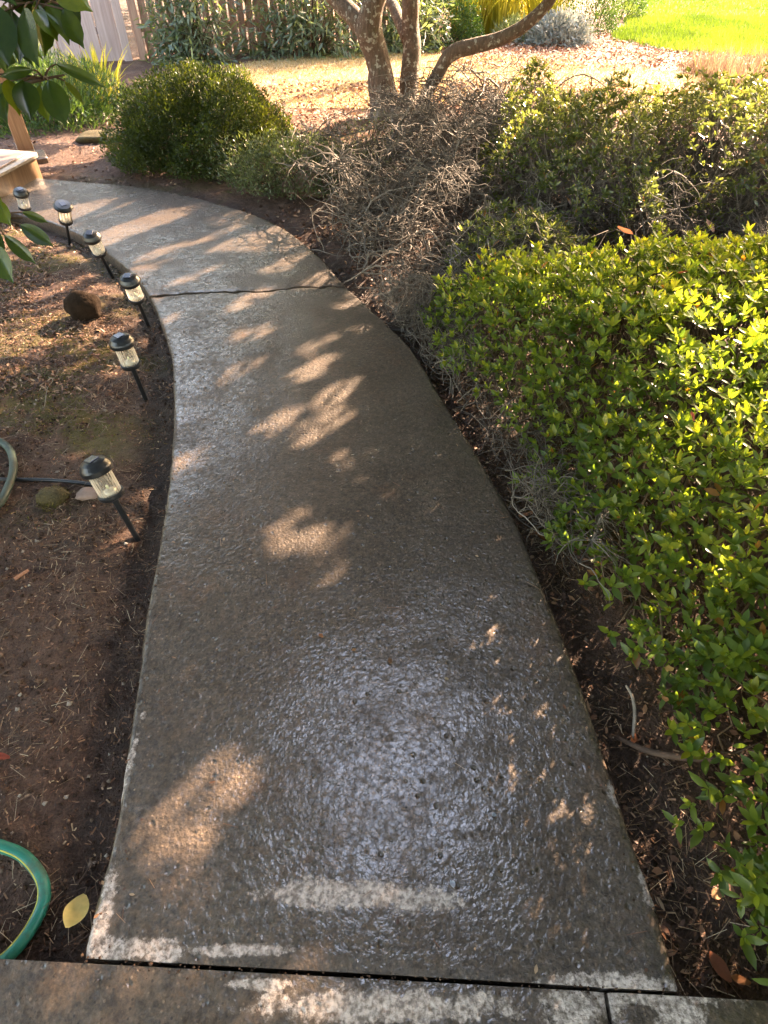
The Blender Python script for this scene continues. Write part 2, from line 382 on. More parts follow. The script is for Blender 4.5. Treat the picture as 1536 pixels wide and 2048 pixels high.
# ------------------------------------------------------------------ setting: path outline (points along its two edges)
Lpx = [(165, 1915), (200, 1780), (240, 1600), (262, 1440), (285, 1290), (300, 1180), (318, 1090), (335, 980), (345, 880), (347, 800), (343, 720), (336, 690), (320, 640), (299, 592), (276, 560), (250, 532), (208, 500), (167, 472), (130, 455), (91, 440), (52, 432), (0, 420)]
Rpx = [(1362, 1982), (1300, 1780), (1237, 1600), (1190, 1450), (1130, 1280), (1080, 1160), (1040, 1060), (985, 960), (930, 870), (880, 790), (825, 700), (765, 640), (690, 570), (640, 515), (580, 465), (510, 430), (440, 408), (350, 385), (250, 370), (150, 362), (100, 358)]
LE = np.array([tuple(px(*q)) for q in Lpx]); RE = np.array([tuple(px(*q)) for q in Rpx])
LE = np.vstack([LE, [(-3.35, 4.92, 0)]]); RE = np.vstack([RE, [(-3.35, 5.55, 0)]])
def arclen(E): return np.concatenate([[0], np.cumsum(np.linalg.norm(np.diff(E, axis=0), axis=1))])
LS, RS = spline(LE, 260), spline(RE, 260)
aL, aR = arclen(LS), arclen(RS)
iL = np.argmin(np.linalg.norm(LS[:, :2] - np.array(px(299, 594))[:2], axis=1)); iR = np.argmin(np.linalg.norm(RS[:, :2] - np.array(px(692, 570))[:2], axis=1))
def resamp(S, n):
    a = arclen(S); q = np.linspace(0, a[-1], n); return np.stack([np.interp(q, a, S[:, i]) for i in range(3)], 1)
POLY = np.vstack([LS, RS[::-1]])[:, :2]
def seg_dist(P, E):
    """distance of points P (n,2) to polyline E (m,2)"""
    A, B = E[:-1], E[1:]; d = np.full(len(P), 1e9)
    for a, b in zip(A, B):
        ab = b - a; t = np.clip(((P - a) @ ab) / (ab @ ab + 1e-12), 0, 1); q = a + t[:, None] * ab
        d = np.minimum(d, np.linalg.norm(P - q, axis=1))
    return d
def inside(P, poly):
    x, y = P[:, 0], P[:, 1]; c = np.zeros(len(P), bool); n = len(poly); j = n - 1
    for i in range(n):
        xi, yi = poly[i]; xj, yj = poly[j]
        m = ((yi > y) != (yj > y)) & (x < (xj - xi) * (y - yi) / (yj - yi + 1e-12) + xi); c ^= m; j = i
    return c
LE2, RE2 = LS[::5, :2], RS[::5, :2]
POLY2 = np.vstack([LE2, RE2[::-1]])
FRONT_L, FRONT_R = px(165, 1918), px(1362, 1984)
def front_y(x):            # y of the line where the path ends and the pavement begins
    return FRONT_L.y + (x - FRONT_L.x) * (FRONT_R.y - FRONT_L.y) / (FRONT_R.x - FRONT_L.x)
def soil_z(x, y, fine=True):
    x = np.atleast_1d(np.asarray(x, float)); y = np.atleast_1d(np.asarray(y, float)); P = np.stack([x, y], 1)
    near = (np.abs(x) < 6) & (y < 9) & (y > -2)
    d = np.full(len(x), 5.0)
    if near.any():
        q = np.minimum(seg_dist(P[near], LE2), seg_dist(P[near], RE2)); ins = inside(P[near], POLY2); q[ins] = -q[ins]; d[near] = q
    d = np.minimum(d, np.maximum(y - front_y(x), -1) + .0)
    z = -.075 + .035 * sstep(.03, .22, d) + .03 * sstep(.2, 1.0, d)
    z = np.where(d < .0, -.085, z)
    lump = (fbm(x * 2.3, y * 2.3, 3, 3) - .5) * .05 * sstep(.1, .6, d)
    if fine: lump = lump + (fbm(x * 21, y * 21, 8, 3) - .5) * .028 * sstep(-.02, .06, d)
    return z + lump * (1 - sstep(7.0, 8.0, y))
def on_soil(P):
    P = np.asarray(P, float).reshape(-1, 3).copy(); P[:, 2] += soil_z(P[:, 0], P[:, 1]); return P
def spx(x, y, dz=0.0):
    """pixel -> point resting on the soil"""
    z = -.03
    for _ in range(4):
        p = px(x, y, z); z = float(soil_z([p.x], [p.y])[0])
    p = px(x, y, z); p.z = z + dz; return p

# ground: one sheet out to the horizon, fine where it is near
def axis(lo, a, b, hi, step):
    n = [a]
    while n[-1] < b: n.append(n[-1] + step)
    s = step; up = n[-1:]
    while up[-1] < hi: s *= 1.22; up.append(up[-1] + s)
    s = step; dn = [a]
    while dn[-1] > lo: s *= 1.22; dn.append(dn[-1] - s)
    return np.array(dn[:0:-1] + n + up[1:])
gx, gy = axis(-160, -3.6, 2.6, 160, .022), axis(-40, .1, 5.8, 260, .022)
GX, GY = np.meshgrid(gx, gy); nx_, ny_ = len(gx), len(gy)
GZ = soil_z(GX.ravel(), GY.ravel())
ii = (np.arange(ny_ - 1)[:, None] * nx_ + np.arange(nx_ - 1)[None]).ravel()
gf = np.stack([ii, ii + 1, ii + nx_ + 1, ii + nx_], 1)
gme = mesh('ground', np.stack([GX.ravel(), GY.ravel(), GZ], 1), gf, M['soil'], True)
gP = np.stack([GX.ravel(), GY.ravel()], 1); nearm = (np.abs(gP[:, 0]) < 5) & (gP[:, 1] > -1) & (gP[:, 1] < 7); gd = np.full(len(gP), 9.0)
gd[nearm] = np.minimum(seg_dist(gP[nearm], LE2), seg_dist(gP[nearm], RE2))
damp_v = 1 - sstep(.05, .24, gd + (fbm(gP[:, 0] * 6, gP[:, 1] * 6, 19, 3) - .5) * .16)
at = gme.attributes.new('damp', 'FLOAT', 'POINT'); at.data.foreach_set('value', damp_v.astype(np.float32))
def moss_f(x, y): return sstep(.50, .62, fbm(x * 2.6 + 3, y * 3.4, 23, 4)) * sstep(-.85, -1.25, x) * sstep(1.3, 2.0, y) * (1 - sstep(5, 6, y))
at = gme.attributes.new('moss', 'FLOAT', 'POINT'); at.data.foreach_set('value', moss_f(gP[:, 0], gP[:, 1]).astype(np.float32))
ground = link('ground', gme)
tag(ground, 'dark brown bare garden soil with moss and mulch around the path', 'ground', kind='structure')

# path slabs
stain_path = [(-.10, .345, .17, .035), (.08, .335, .10, .03), (.43, .19, .18, .022), (-.60, .30, .03, .09), (-.52, .245, .16, .025), (.575, .36, .02, .05), (.56, .55, .02, .05), (-.30, .245, .15, .012), (-.64, .55, .012, .2)]
M['concrete'] = concrete_mat('wet_concrete', stain_path)
stain_pave = [(.0, .155, .30, .03), (.38, .155, .09, .05), (.57, .14, .07, .05), (.50, .17, .22, .02), (-.25, .19, .08, .012)]
M['concrete2'] = concrete_mat('pavement_concrete', stain_pave, (1.15, 1.14, 1.10))
def slab(name, A, B, thick, mat, parent, rows, cols, jag0=None, jag1=None):
    """slab between edge polylines A (left) and B (right)"""
    A, B = resamp(A, rows), resamp(B, rows)
    e = np.array([0, .004, .010, .02]); w = np.linspace(.035, 1 - .035, cols - 8)
    Wd = 1.2; u = np.concatenate([e / Wd, w, 1 - e[::-1] / Wd])
    V = A[:, None, :] * (1 - u)[None, :, None] + B[:, None, :] * u[None, :, None]
    # the two short ends get the same easing as the long edges
    dirv = nrm(np.gradient(V, axis=0))
    if jag0 is not None: 
        for r, f in ((0, 1), (1, .5)): V[r] += dirv[r] * (jag0(u) * f)[:, None]
    if jag1 is not None:
        for r, f in ((-1, 1), (-2, .5)): V[r] += dirv[r] * (jag1(u) * f)[:, None]
    x, y = V[..., 0], V[..., 1]
    z = (fbm(x * 1.3, y * 1.3, 21, 3) - .5) * .012 + (fbm(x * 9, y * 9, 22, 2) - .5) * .003
    V[..., 2] = z
    ed = np.array([.010, .004, .0012, 0] + [0] * (cols - 8) + [0, .0012, .004, .010])
    V[..., 2] -= ed[None]
    V[0, :, 2] -= .003; V[-1, :, 2] -= .001
    nick = (fbm(x * 22, y * 22, 31, 4) - .5) * 1.5
    V[:, 0, 0] += nick[:, 0] * .008; V[:, -1, 0] += nick[:, -1] * .008
    top = V.reshape(-1, 3); r, c = rows, cols
    i = (np.arange(r - 1)[:, None] * c + np.arange(c - 1)[None]).ravel(); Fc = [np.stack([i, i + 1, i + c + 1, i + c], 1)]
    rim = np.concatenate([np.arange(c), np.arange(1, r) * c + c - 1, (r - 1) * c + np.arange(c - 2, -1, -1), np.arange(r - 2, 0, -1) * c])
    cx = top.mean(0)
    mid = top[rim].copy(); mid[:, 2] = -thick * .45 + (fbm(mid[:, 0] * 14, mid[:, 1] * 14, 41, 2) - .5) * .01
    low = top[rim].copy(); low[:, 2] = -thick
    n0 = len(top); m = len(rim); k = np.arange(m); k2 = (k + 1) % m
    Fc.append(np.stack([rim[k2], rim[k], n0 + k, n0 + k2], 1)); Fc.append(np.stack([n0 + k2, n0 + k, n0 + m + k, n0 + m + k2], 1))
    me = mesh(name, np.vstack([top, mid, low]), np.concatenate(Fc), mat, True); me.set_sharp_from_angle(angle=.9)
    return link(name, me, parent)
jn = lambda u: (fbm(u * 9, u * 0 + .5, 77, 4) - .5) * .10
path = empty('path'); tag(path, 'wet grey concrete garden path curving away to the left', 'path', kind='structure')
slab('concrete_slab', LS[:iL + 1], RS[:iR + 1], .13, M['concrete'], path, 190, 60, None, lambda u: jn(u) - .010 - .016 * vnoise(u * 25, u * 0, 5))
slab('concrete_slab', LS[iL:], RS[iR:], .13, M['concrete'], path, 120, 60, lambda u: jn(u) + .007 + .014 * vnoise(u * 18, u * 0, 6), None)
pave = empty('pavement'); tag(pave, 'stained concrete pavement crossing the near end of the path', 'pavement', kind='structure')
def pv(x, dy): return (x, front_y(x) - .006 - dy, 0)
crk = px(1217, 2010).x
def crack_line(s): 
    q = np.linspace(0, 1, 24); return np.stack([crk + s + (fbm(q * 7, q * 0, 55, 3) - .5) * .018, front_y(crk) - .006 - q * 1.5, q * 0], 1)
pl = np.array([pv(-3.2, d) for d in np.linspace(0, 1.5, 24)]); prr = np.array([pv(3.2, d) for d in np.linspace(0, 1.5, 24)])
s1 = slab('concrete_slab', pl[::-1], crack_line(-.004)[::-1], .12, M['concrete2'], pave, 60, 70); s1.location.z = -.004
s2 = slab('concrete_slab', crack_line(.004)[::-1], prr[::-1], .12, M['concrete2'], pave, 60, 70); s2.location.z = -.006

# lawns
def lawn_sheet(name, poly, z0, mat, step=.25):
    poly = np.array(poly, float); lo, hi = poly.min(0), poly.max(0)
    V = [(x, y, z0) for x, y in poly]
    # fine edge: jitter the outline
    out = []
    for i in range(len(poly)):
        a, b = poly[i], poly[(i + 1) % len(poly)]; n = max(2, int(np.linalg.norm(b - a) / step))
        for j in range(n):
            q = a + (b - a) * j / n; o = (vnoise(q[0] * 2.1, q[1] * 2.1, 9) - .5) * .35 if np.linalg.norm(q) < 40 else 0
            out.append((q[0] + o, q[1] + o * .6, z0))
    out = np.array(out)
    return mesh(name, out, [tuple(range(len(out)))], mat), out[:, :2]
k = NT('lawn_soil'); k.set(Base_Color=k.ramp(k.noise(14, 5, .7), [(.3, (.05, .08, .012)), (.7, (.12, .16, .025))]), Roughness=.9, Normal=k.bump(k.noise(60, 4), .8, .03)); M['lawn_soil'] = k.m
k = NT('dry_lawn_soil'); k.set(Base_Color=k.ramp(k.noise(9, 6, .75), [(.3, (.22, .13, .06)), (.5, (.40, .28, .14)), (.72, (.52, .40, .22))]), Roughness=.9, Normal=k.bump(k.noise(60, 4), .8, .03)); M['dry_lawn_soil'] = k.m
dry_poly = [(-2.5, 9.4), (-1.6, 8.3), (-.2, 8.1), (1.5, 8.4), (3.6, 8.0), (6.5, 7.6), (9, 8.2), (9, 9.6), (6.2, 9.8), (4.2, 10.4), (2.8, 11.6), (1.2, 12.2), (-.5, 12.2), (-1.9, 11.5), (-2.4, 10.6)]
me, dpoly = lawn_sheet('dry_lawn', dry_poly, -.006, M['dry_lawn_soil'])
tag(link('dry_lawn', me), 'patch of dry straw coloured lawn behind the tree', 'lawn', kind='structure')
green_poly = [(4.1, 13.6), (4.7, 12.6), (5.8, 11.9), (7.5, 11.3), (11, 10.8), (30, 10), (60, 40), (30, 60), (9, 30), (6.3, 20.5), (5.2, 16.5)]
me, gpoly = lawn_sheet('green_lawn', green_poly, -.003, M['lawn_soil'])
tag(link('green_lawn', me), 'bright sunlit green lawn at the far right', 'lawn', kind='structure')
def sample_poly(poly, n, ymax=99):
    lo, hi = poly.min(0), poly.max(0); hi = np.minimum(hi, (14, ymax)); out = np.zeros((0, 2))
    while len(out) < n:
        q = lo + rng.random((n * 2, 2)) * (hi - lo); out = np.vstack([out, q[inside(q, poly)]])
    return out[:n]
def blades(P, hl, wd, lean=.5):
    n = len(P); a = rng.random(n) * 6.283; D = np.stack([np.cos(a) * lean * rng.random(n), np.sin(a) * lean * rng.random(n), np.ones(n)], 1)
    N = np.stack([np.sin(a + rng.normal(0, 1, n)), np.cos(a), np.zeros(n)], 1)
    return leaves(P, D, N, hl * (.5 + rng.random(n)), wd * (.6 + .8 * rng.random(n)), BLADE)
q = sample_poly(dpoly, 45000); V, Fc, T = blades(np.column_stack([q, np.full(len(q), -.006)]), .04, .006, 1.6)
tag(link('dry_grass', mesh('dry_grass', V, Fc, M['drylawn'], False, T)), 'short dead straw coloured grass of the dry lawn', 'grass', kind='stuff')
q = np.vstack([sample_poly(gpoly, 50000, 17.5), sample_poly(gpoly, 60000, 26)]); V, Fc, T = blades(np.column_stack([q, np.full(len(q), -.003)]), .085, .012, .9); T = np.clip(.5 * T + 1.1 * np.repeat(fbm(q[:, 0] * 1.3, q[:, 1] * .7, 81, 4), 5) - .3, 0, 1)
tag(link('lawn_grass', mesh('lawn_grass', V, Fc, M['lawn'], False, T)), 'lush yellow-green grass of the far lawn', 'grass', kind='stuff')

# ------------------------------------------------------------------ tree with several stems; its crown spreads over the path
def crown_light(q):
    """where the crown leaves gaps: 1 = sunlight reaches the ground at q"""
    x, y = q[:, 0], q[:, 1]; lit = np.zeros(len(q))
    su, sv = math.sin(SUN_AZ), math.cos(SUN_AZ)
    nz = (fbm(x * 5, y * 5, 61, 3) - .5) * .9
    for (ax, ay), ln, wd in GAPS:
        dx, dy = x - ax, y - ay; a = (dx * su + dy * sv) / (ln + .015); b = (dx * sv - dy * su) / (wd + .022)
        lit = np.maximum(lit, np.clip((1.22 - np.sqrt(a * a + b * b) - nz) * 3.0, 0, .93))
    lit = np.maximum(lit, ((x > .27 + .10 * nz) & (y > -.35) & (y < 1.55 + .3 * nz)) * np.where(y > 1.15 + .5 * nz, .6, 1.0))                    # clearing over the near shrub
    lit = np.maximum(lit, ((x > .75) & (y > -2) & (y < 1.9)) * np.where(y > .8, .6, 1.0))
    rot_u, rot_v = (x * su + y * sv), (x * sv - y * su)
    bgn = fbm(rot_u * .8, rot_v * 3.0, 90, 3)
    far = sstep(3.2, 8.5, y + .25 * x)
    thr = .56 - .24 * far
    lit = np.maximum(lit, ((bgn > thr) & (y > 1.7) & (x > np.interp(y, RE2[:60, 1], RE2[:60, 0]) + .05)).astype(float))
    lit = np.maximum(lit, ((bgn > .54) & (y > 3.9)).astype(float))
    return lit
GAPS = []  # spots for crown gaps, shaped so that sun patches fall there
for (gx_, gy_, ln, wd) in [(395, 1620, .14, .055), (350, 1690, .22, .085), (320, 1720, .17, .07), (270, 1770, .15, .06), (250, 1830, .06, .04), (415, 1600, .08, .025), (395, 1820, .05, .02), (780, 1790, .06, .02),
        (550, 845, .13, .045), (650, 850, .16, .05), (690, 920, .05, .04), (720, 950, .04, .03), (560, 1070, .10, .06), (640, 1090, .09, .06), (600, 1050, .10, .04), (670, 790, .12, .04),
        (365, 930, .10, .05), (620, 740, .16, .06), (640, 690, .14, .05), (520, 660, .16, .06), (500, 600, .16, .05), (330, 500, .22, .035), (400, 545, .25, .04), (280, 540, .2, .05), (570, 525, .25, .05), (640, 560, .16, .06), (700, 600, .12, .05), (715, 660, .07, .04),
        (430, 470, .3, .03), (250, 450, .2, .03), (230, 410, .3, .03), (330, 440, .25, .02), (150, 400, .3, .05), (870, 1000, .03, .02), (885, 905, .04, .02), (900, 860, .04, .025), (650, 1140, .05, .04), (330, 640, .10, .03), (480, 740, .2, .04),
        (60, 500, .25, .05), (120, 560, .30, .06), (60, 620, .22, .12), (190, 570, .3, .07), (140, 630, .28, .08), (255, 610, .2, .09), (235, 625, .15, .08), (100, 660, .25, .08), (150, 600, .42, .12), (60, 645, .4, .12), (225, 655, .2, .09), (60, 470, .25, .04), (200, 690, .2, .06), (230, 720, .10, .04), (40, 720, .22, .05), (20, 800, .10, .04), (280, 1010, .06, .05), (255, 1050, .10, .04), (100, 990, .06, .05), (130, 920, .05, .03), (20, 1520, .03, .02), (300, 950, .05, .03),
        (90, 1010, .03, .03), (30, 900, .1, .03), (250, 2015, .10, .05), (180, 1990, .06, .05), (490, 2020, .08, .04), (580, 2010, .09, .03), (640, 2035, .06, .04), (370, 1960, .04, .015)]:
    p = px(gx_, gy_); GAPS.append(((p.x, p.y), ln, wd))
for pp in (pxd(60, 60, 1.35), pxd(110, 40, 1.4), pxd(110, 210, 1.42)):
    qq = pp - SUN * (pp.z / SUN.z); GAPS.append(((qq.x, qq.y), .10, .05))
for pp, ln, wd in [((-1.0, 6.2, .5), .3, .1), ((-1.3, 6.4, .62), .35, .12), ((-.9, 5.9, .35), .25, .1), ((-1.75, 6.2, .66), .3, .09), ((-2.2, 6.0, .5), .2, .05), ((-.6, 5.2, .38), .25, .10), ((-.2, 5.7, .3), .2, .08), ((.7, 4.9, .35), .25, .08), ((.4, 4.0, .2), .25, .06), ((.25, 3.5, .15), .15, .05), ((.9, 5.6, .45), .3, .08)]:
    pp = Vector(pp); qq = pp - SUN * (pp.z / SUN.z); GAPS.append(((qq.x, qq.y), ln, wd))
for (gx_, gy_, ln, wd) in [(640, 345, .4, .12), (690, 330, .3, .1), (255, 322, .35, .07), (300, 300, .3, .06), (700, 480, .15, .05), (790, 560, .12, .05), (780, 440, .2, .06)]:
    p = px(gx_, gy_); GAPS.append(((p.x, p.y), ln, wd))
tree = empty('multi_stem_tree', px(800, 250, -.02))
def stem(name, pts, rad, parent=tree, sides=14, n=40): 
    P = spline(pts, n); P[:, 0] += (fbm(P[:, 2] * 3.1, P[:, 0] * 3 + 4, 5, 2) - .5) * .03
    return link(name, tube_mesh(name, P, rad, M['bark'], sides, n), parent)
B = tree.location
def tp(x, y, t): return pxd(x, y, t)
st1 = stem('stem', [tp(772, 258, 6.45), tp(770, 190, 6.30), tp(752, 110, 6.1), tp(738, 62, 5.95), tp(748, 10, 5.8), pxd(770, -60, 5.7), pxd(800, -260, 5.5), pxd(780, -560, 5.2)], [.16, .125, .12, .135, .105, .085, .06, .03])
stem('limb', [tp(748, 95, 6.05), tp(722, 50, 6.0), tp(690, 14, 6.0), pxd(620, -60, 6.0), pxd(480, -260, 5.8), pxd(300, -500, 5.4)], [.11, .095, .085, .07, .05, .025])
stem('stem', [tp(765, 250, 6.55), tp(757, 200, 6.5), tp(752, 150, 6.4), tp(765, 120, 6.3)], [.14, .10, .085, .05])
st2 = stem('stem', [tp(818, 262, 6.5), tp(818, 190, 6.42), tp(824, 110, 6.3), tp(822, 50, 6.2), tp(824, 0, 6.1), pxd(835, -120, 6.0), pxd(900, -330, 5.6), pxd(1000, -600, 5.1)], [.15, .105, .098, .09, .09, .08, .06, .03])
stem('limb', [tp(816, 78, 6.25), tp(803, 48, 6.3), tp(790, 18, 6.4), pxd(775, -20, 6.5), pxd(740, -200, 6.9), pxd(700, -420, 7.2)], [.07, .06, .06, .055, .04, .02])
st3 = stem('stem', [tp(826, 268, 6.35), tp(848, 205, 6.2), tp(872, 155, 6.1), tp(903, 108, 5.95), tp(950, 92, 5.85), tp(1000, 78, 5.75), tp(1050, 50, 5.6), tp(1092, 10, 5.45), pxd(1120, -40, 5.3), pxd(1250, -240, 5.0), pxd(1400, -500, 4.6)], [.10, .066, .062, .068, .066, .060, .054, .05, .047, .036, .02])
# root flare
flare = []
for a in range(7):
    an = a * .9 + .3; r = .34 + .1 * random.random()
    flare.append(np.array([(B.x + .05 + math.cos(an) * f * r, B.y + math.sin(an) * f * r, .16 * (1 - f) ** 2 - .06 * f) for f in np.linspace(0, 1, 7)]))
V, Fc, T = tubes(np.array(flare), np.tile(np.linspace(.10, .02, 7), (7, 1)), 8); link('root_flare', mesh('root_flare', V, Fc, M['bark'], True, T), tree)
# limbs of the crown above the picture, radiating to where the leaves are
Pl = []; Rl = []
hubs = [Vector((.25, 7.0, 2.5)), Vector((-.6, 6.7, 2.6)), Vector((1.6, 6.3, 2.6)), Vector((.3, 7.3, 3.0))]
for i in range(46):
    h = hubs[i % 4]; an = random.random() * 6.283; r = 1.2 + 3.6 * random.random()
    e = Vector((h.x + 1.0 + math.cos(an) * r, h.y + .4 + math.sin(an) * r, 3.2 + 1.6 * random.random()))
    m1 = h.lerp(e, .4) + Vector((random.uniform(-.3, .3), random.uniform(-.3, .3), .35))
    Pl.append(spline([h, m1, e], 12)); Rl.append(np.linspace(.045, .008, 12))
for a_, b_ in zip(Pl, Rl):
    V, Fc, T = tubes(a_[None], b_[None], 5); link('limb', mesh('limb', V, Fc, M['bark'], True, T), tree)
# leaves: sampled over the shade the crown throws, at many heights
n = 320000
qx = rng.uniform(-4.6, 4.2, n); qy = rng.uniform(-.8, 11.5, n); zz = 1.95 + 1.5 * rng.beta(1.5, 1.5, n)
sh = zz / SUN.z; P = np.stack([qx + SUN.x * sh, qy + SUN.y * sh, zz], 1)
c0 = np.array([2.2, 7.0, 2.65]); rad = np.sqrt(((P[:, 0] - c0[0]) / 6.2) ** 2 + ((P[:, 1] - c0[1]) / 7.2) ** 2 + ((P[:, 2] - c0[2]) / 1.05) ** 2)
keep = (rad < 1 + .25 * (fbm(P[:, 0] * 1.5, P[:, 1] * 1.5, 33, 2) - .5)) & (crown_light(np.stack([qx, qy], 1)) < rng.random(n))
P1 = P[keep][:150000]
# unseen near side of the crown, added overhead to block sky, with an open gap
n = 125000
P2 = np.stack([rng.uniform(-5.0, 5.2, n), rng.uniform(-5.5, 5.2, n), 2.9 + 1.3 * rng.random(n)], 1)
dv = nrm(P2 - np.array([0, 0, -1.5])); ax = nrm(np.array([.04, .585, 1.5]))
ang = np.degrees(np.arccos(np.clip(dv @ ax, -1, 1))); wob = (fbm(P2[:, 0] * 1.6, P2[:, 1] * 1.6, 44, 3) - .5) * 6
P2 = P2[(ang > 9.0 + wob) & (fbm(P2[:, 0] * 1.2, P2[:, 1] * 1.2, 45, 3) > .27)]
def under_cam(P): return (P[:, 2] - CAMH) > np.abs(P[:, 1]) * .02
P = np.vstack([P1, P2]); P = P[under_cam(P)]
n = len(P); D = rng.normal(0, 1, (n, 3)); D[:, 2] -= .5; N = rng.normal(0, .6, (n, 3)); N[:, 2] += 1; N += np.array(SUN) * .8
Ln = np.where(np.arange(n) < len(P1), rng.uniform(.06, .09, n), rng.uniform(.09, .14, n)); P = P - nrm(D) * (Ln * .5)[:, None]
V, Fc, T = leaves(P, D, N, Ln, Ln * rng.uniform(.5, .65, n), LEAF4)
crown = link('crown', mesh('crown', V, Fc, M['canopy'], False, T), tree); crown['kind'] = 'stuff'
tag(tree, 'lichen spotted tree with several leaning stems at the edge of the dry lawn', 'tree')

# ------------------------------------------------------------------ shrubs
def whorls(P, Nn, L, W, mat_tint, per=7, spread=(.5, 1.25)):
    """rosettes of leaves at shoot tips P with axis Nn"""
    n = len(P); Nn = nrm(Nn); A = nrm(np.cross(Nn, np.tile([.3, .5, .8], (n, 1)))); Bv = np.cross(Nn, A); out = []
    for j in range(per):
        a = j * 2.4 + rng.random(n) * .8; el = spread[0] + (spread[1] - spread[0]) * (j / per) + rng.normal(0, .16, n)
        rad_ = A * np.cos(a)[:, None] + Bv * np.sin(a)[:, None]
        D = Nn * np.cos(el)[:, None] + rad_ * np.sin(el)[:, None]
        Nv = Nn * np.sin(el)[:, None] - rad_ * np.cos(el)[:, None]
        sz = (.5 + .5 * (j / (per - 1))) * rng.uniform(.6, 1.25, n) * WSZ(P)
        tt = np.clip(mat_tint + (.22 - .40 * j / per) + rng.normal(0, .14, n), 0, .95); tt = np.where(rng.random(n) < .014, 1.0, tt)
        out.append(leaves(P - Nn * (.012 * j / per), D, Nv, L * sz, W * sz, LEAF8, tt))
    return out

def WSZ(P): return .72 + .56 * vnoise(P[:, 0] * 23 + 5, P[:, 1] * 23, 88)
# near azalea: a spreading mass on the right whose left side overhangs the bed
XB_Y = np.array([-.6, .2, .45, .8, 1.15, 1.5, 1.85, 2.15, 2.45, 2.75]); XB_X = np.array([.75, .75, .72, .67, .62, .55, .47, .36, .26, .22])
def az_h(x, y):
    xb = np.interp(y, XB_Y, XB_X) + (fbm(y * 3.1, y * 0 + 2, 12, 3) - .5) * .16
    back = 2.98 + .12 * (x - .3) + (fbm(x * 2.5, x * 0, 14, 2) - .5) * .25
    d = np.minimum(x - xb, (back - y) * .65)
    h = .02 + .55 * (1 - np.exp(-np.maximum(d, 0) / .17)) + .05 * np.clip(x - .6, 0, 1.5)
    h = h + (fbm(x * 4.2, y * 4.2, 15, 3) - .5) * .20
    return np.where(d > 0, h, -1), d
def az_sample(n):
    out = []
    while sum(map(len, out)) < n:
        x = rng.uniform(.1, 2.6, n * 2); y = rng.uniform(-.45, 3.3, n * 2); h, d = az_h(x, y); e = .02
        hx = (az_h(x + e, y)[0] - az_h(x - e, y)[0]) / (2 * e); hy = (az_h(x, y + e)[0] - az_h(x, y - e)[0]) / (2 * e)
        hx, hy = np.clip(hx, -3.5, 3.5), np.clip(hy, -3.5, 3.5); w = np.sqrt(1 + hx ** 2 + hy ** 2)
        ok = (h > 0) & (rng.random(n * 2) * 3.2 < w)
        nn = np.stack([-hx, -hy, np.ones_like(hx)], 1)
        out.append(np.column_stack([x, y, h, nrm(nn)])[ok])
    return np.vstack(out)[:n]
S = az_sample(9200); S = S[rng.random(len(S)) < .6 + .4 * sstep(.02, .16, az_h(S[:, 0], S[:, 1])[1] + .12 * (vnoise(S[:, 0] * 9, S[:, 1] * 9, 4) - .5))]
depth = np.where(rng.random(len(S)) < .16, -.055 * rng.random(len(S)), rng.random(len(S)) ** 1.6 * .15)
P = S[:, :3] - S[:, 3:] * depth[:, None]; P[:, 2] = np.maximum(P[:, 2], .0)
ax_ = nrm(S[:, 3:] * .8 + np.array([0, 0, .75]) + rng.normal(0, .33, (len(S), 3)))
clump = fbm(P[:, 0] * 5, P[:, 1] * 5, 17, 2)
tt = np.clip(.54 - depth * 2.4 + (clump - .5) * .5 + .25 * (P[:, 2] - .3), 0, 1)  # deep shoots darker, top ones yellower: sunlit look put into the leaf colour
az = empty('azalea_shrub', (1.15, 1.2, -.03)); tag(az, 'large bright green azalea filling the right side beside the near path', 'azalea')
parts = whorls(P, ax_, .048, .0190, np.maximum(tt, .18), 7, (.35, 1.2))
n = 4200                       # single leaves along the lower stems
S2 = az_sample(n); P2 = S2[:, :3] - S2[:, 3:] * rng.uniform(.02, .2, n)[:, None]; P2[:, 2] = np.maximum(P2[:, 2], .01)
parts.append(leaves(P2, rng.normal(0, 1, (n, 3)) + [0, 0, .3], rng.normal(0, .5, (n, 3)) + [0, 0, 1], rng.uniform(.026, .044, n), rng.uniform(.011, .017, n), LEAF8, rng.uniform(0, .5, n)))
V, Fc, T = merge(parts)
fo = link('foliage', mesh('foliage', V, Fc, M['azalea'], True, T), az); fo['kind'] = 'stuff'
# the leaves that show largest, each an object: extra shoots standing proud of the mass, nearest the camera
lm = []
for j in range(6):
    tv, tf = LEAF8; vv = tv.copy(); vv[:, 1] *= 1; vv[:, 2] += -.10 * tv[:, 1] ** 2 * (j % 3)
    vv = vv * np.array([.0185 + .001 * (j % 2), .047 + .002 * (j % 3), .0185]); lm.append(mesh('leaf', vv, tf, None, True))
mleaf = []
for j, ttv in enumerate((.25, .5, .78)):
    k = leaf_mat('azalea_leaf_single', [(0, (.05, .10, .024)), (.35, (.085, .15, .026)), (.7, (.14, .20, .028)), (1, (.23, .26, .035))], .55, (2.6, 2.35, .5), .36, .5, rnd_obj=True); mleaf.append(k)
    break
for m_ in lm: m_.materials.append(mleaf[0])
Sx = az_sample(4000); sc_ = Sx[:, 1] * math.cos(TILT) + (CAMH - Sx[:, 2]) * math.sin(TILT); uu = Sx[:, 0] / sc_ * F + 768; vv_ = 1024 - F * (Sx[:, 1] * math.sin(TILT) - (CAMH - Sx[:, 2]) * math.cos(TILT)) / sc_
Sx = Sx[(uu < 1530) & (vv_ < 1900) & (vv_ > 600) & (sc_ < 2.2)][:50]
cnt = 0
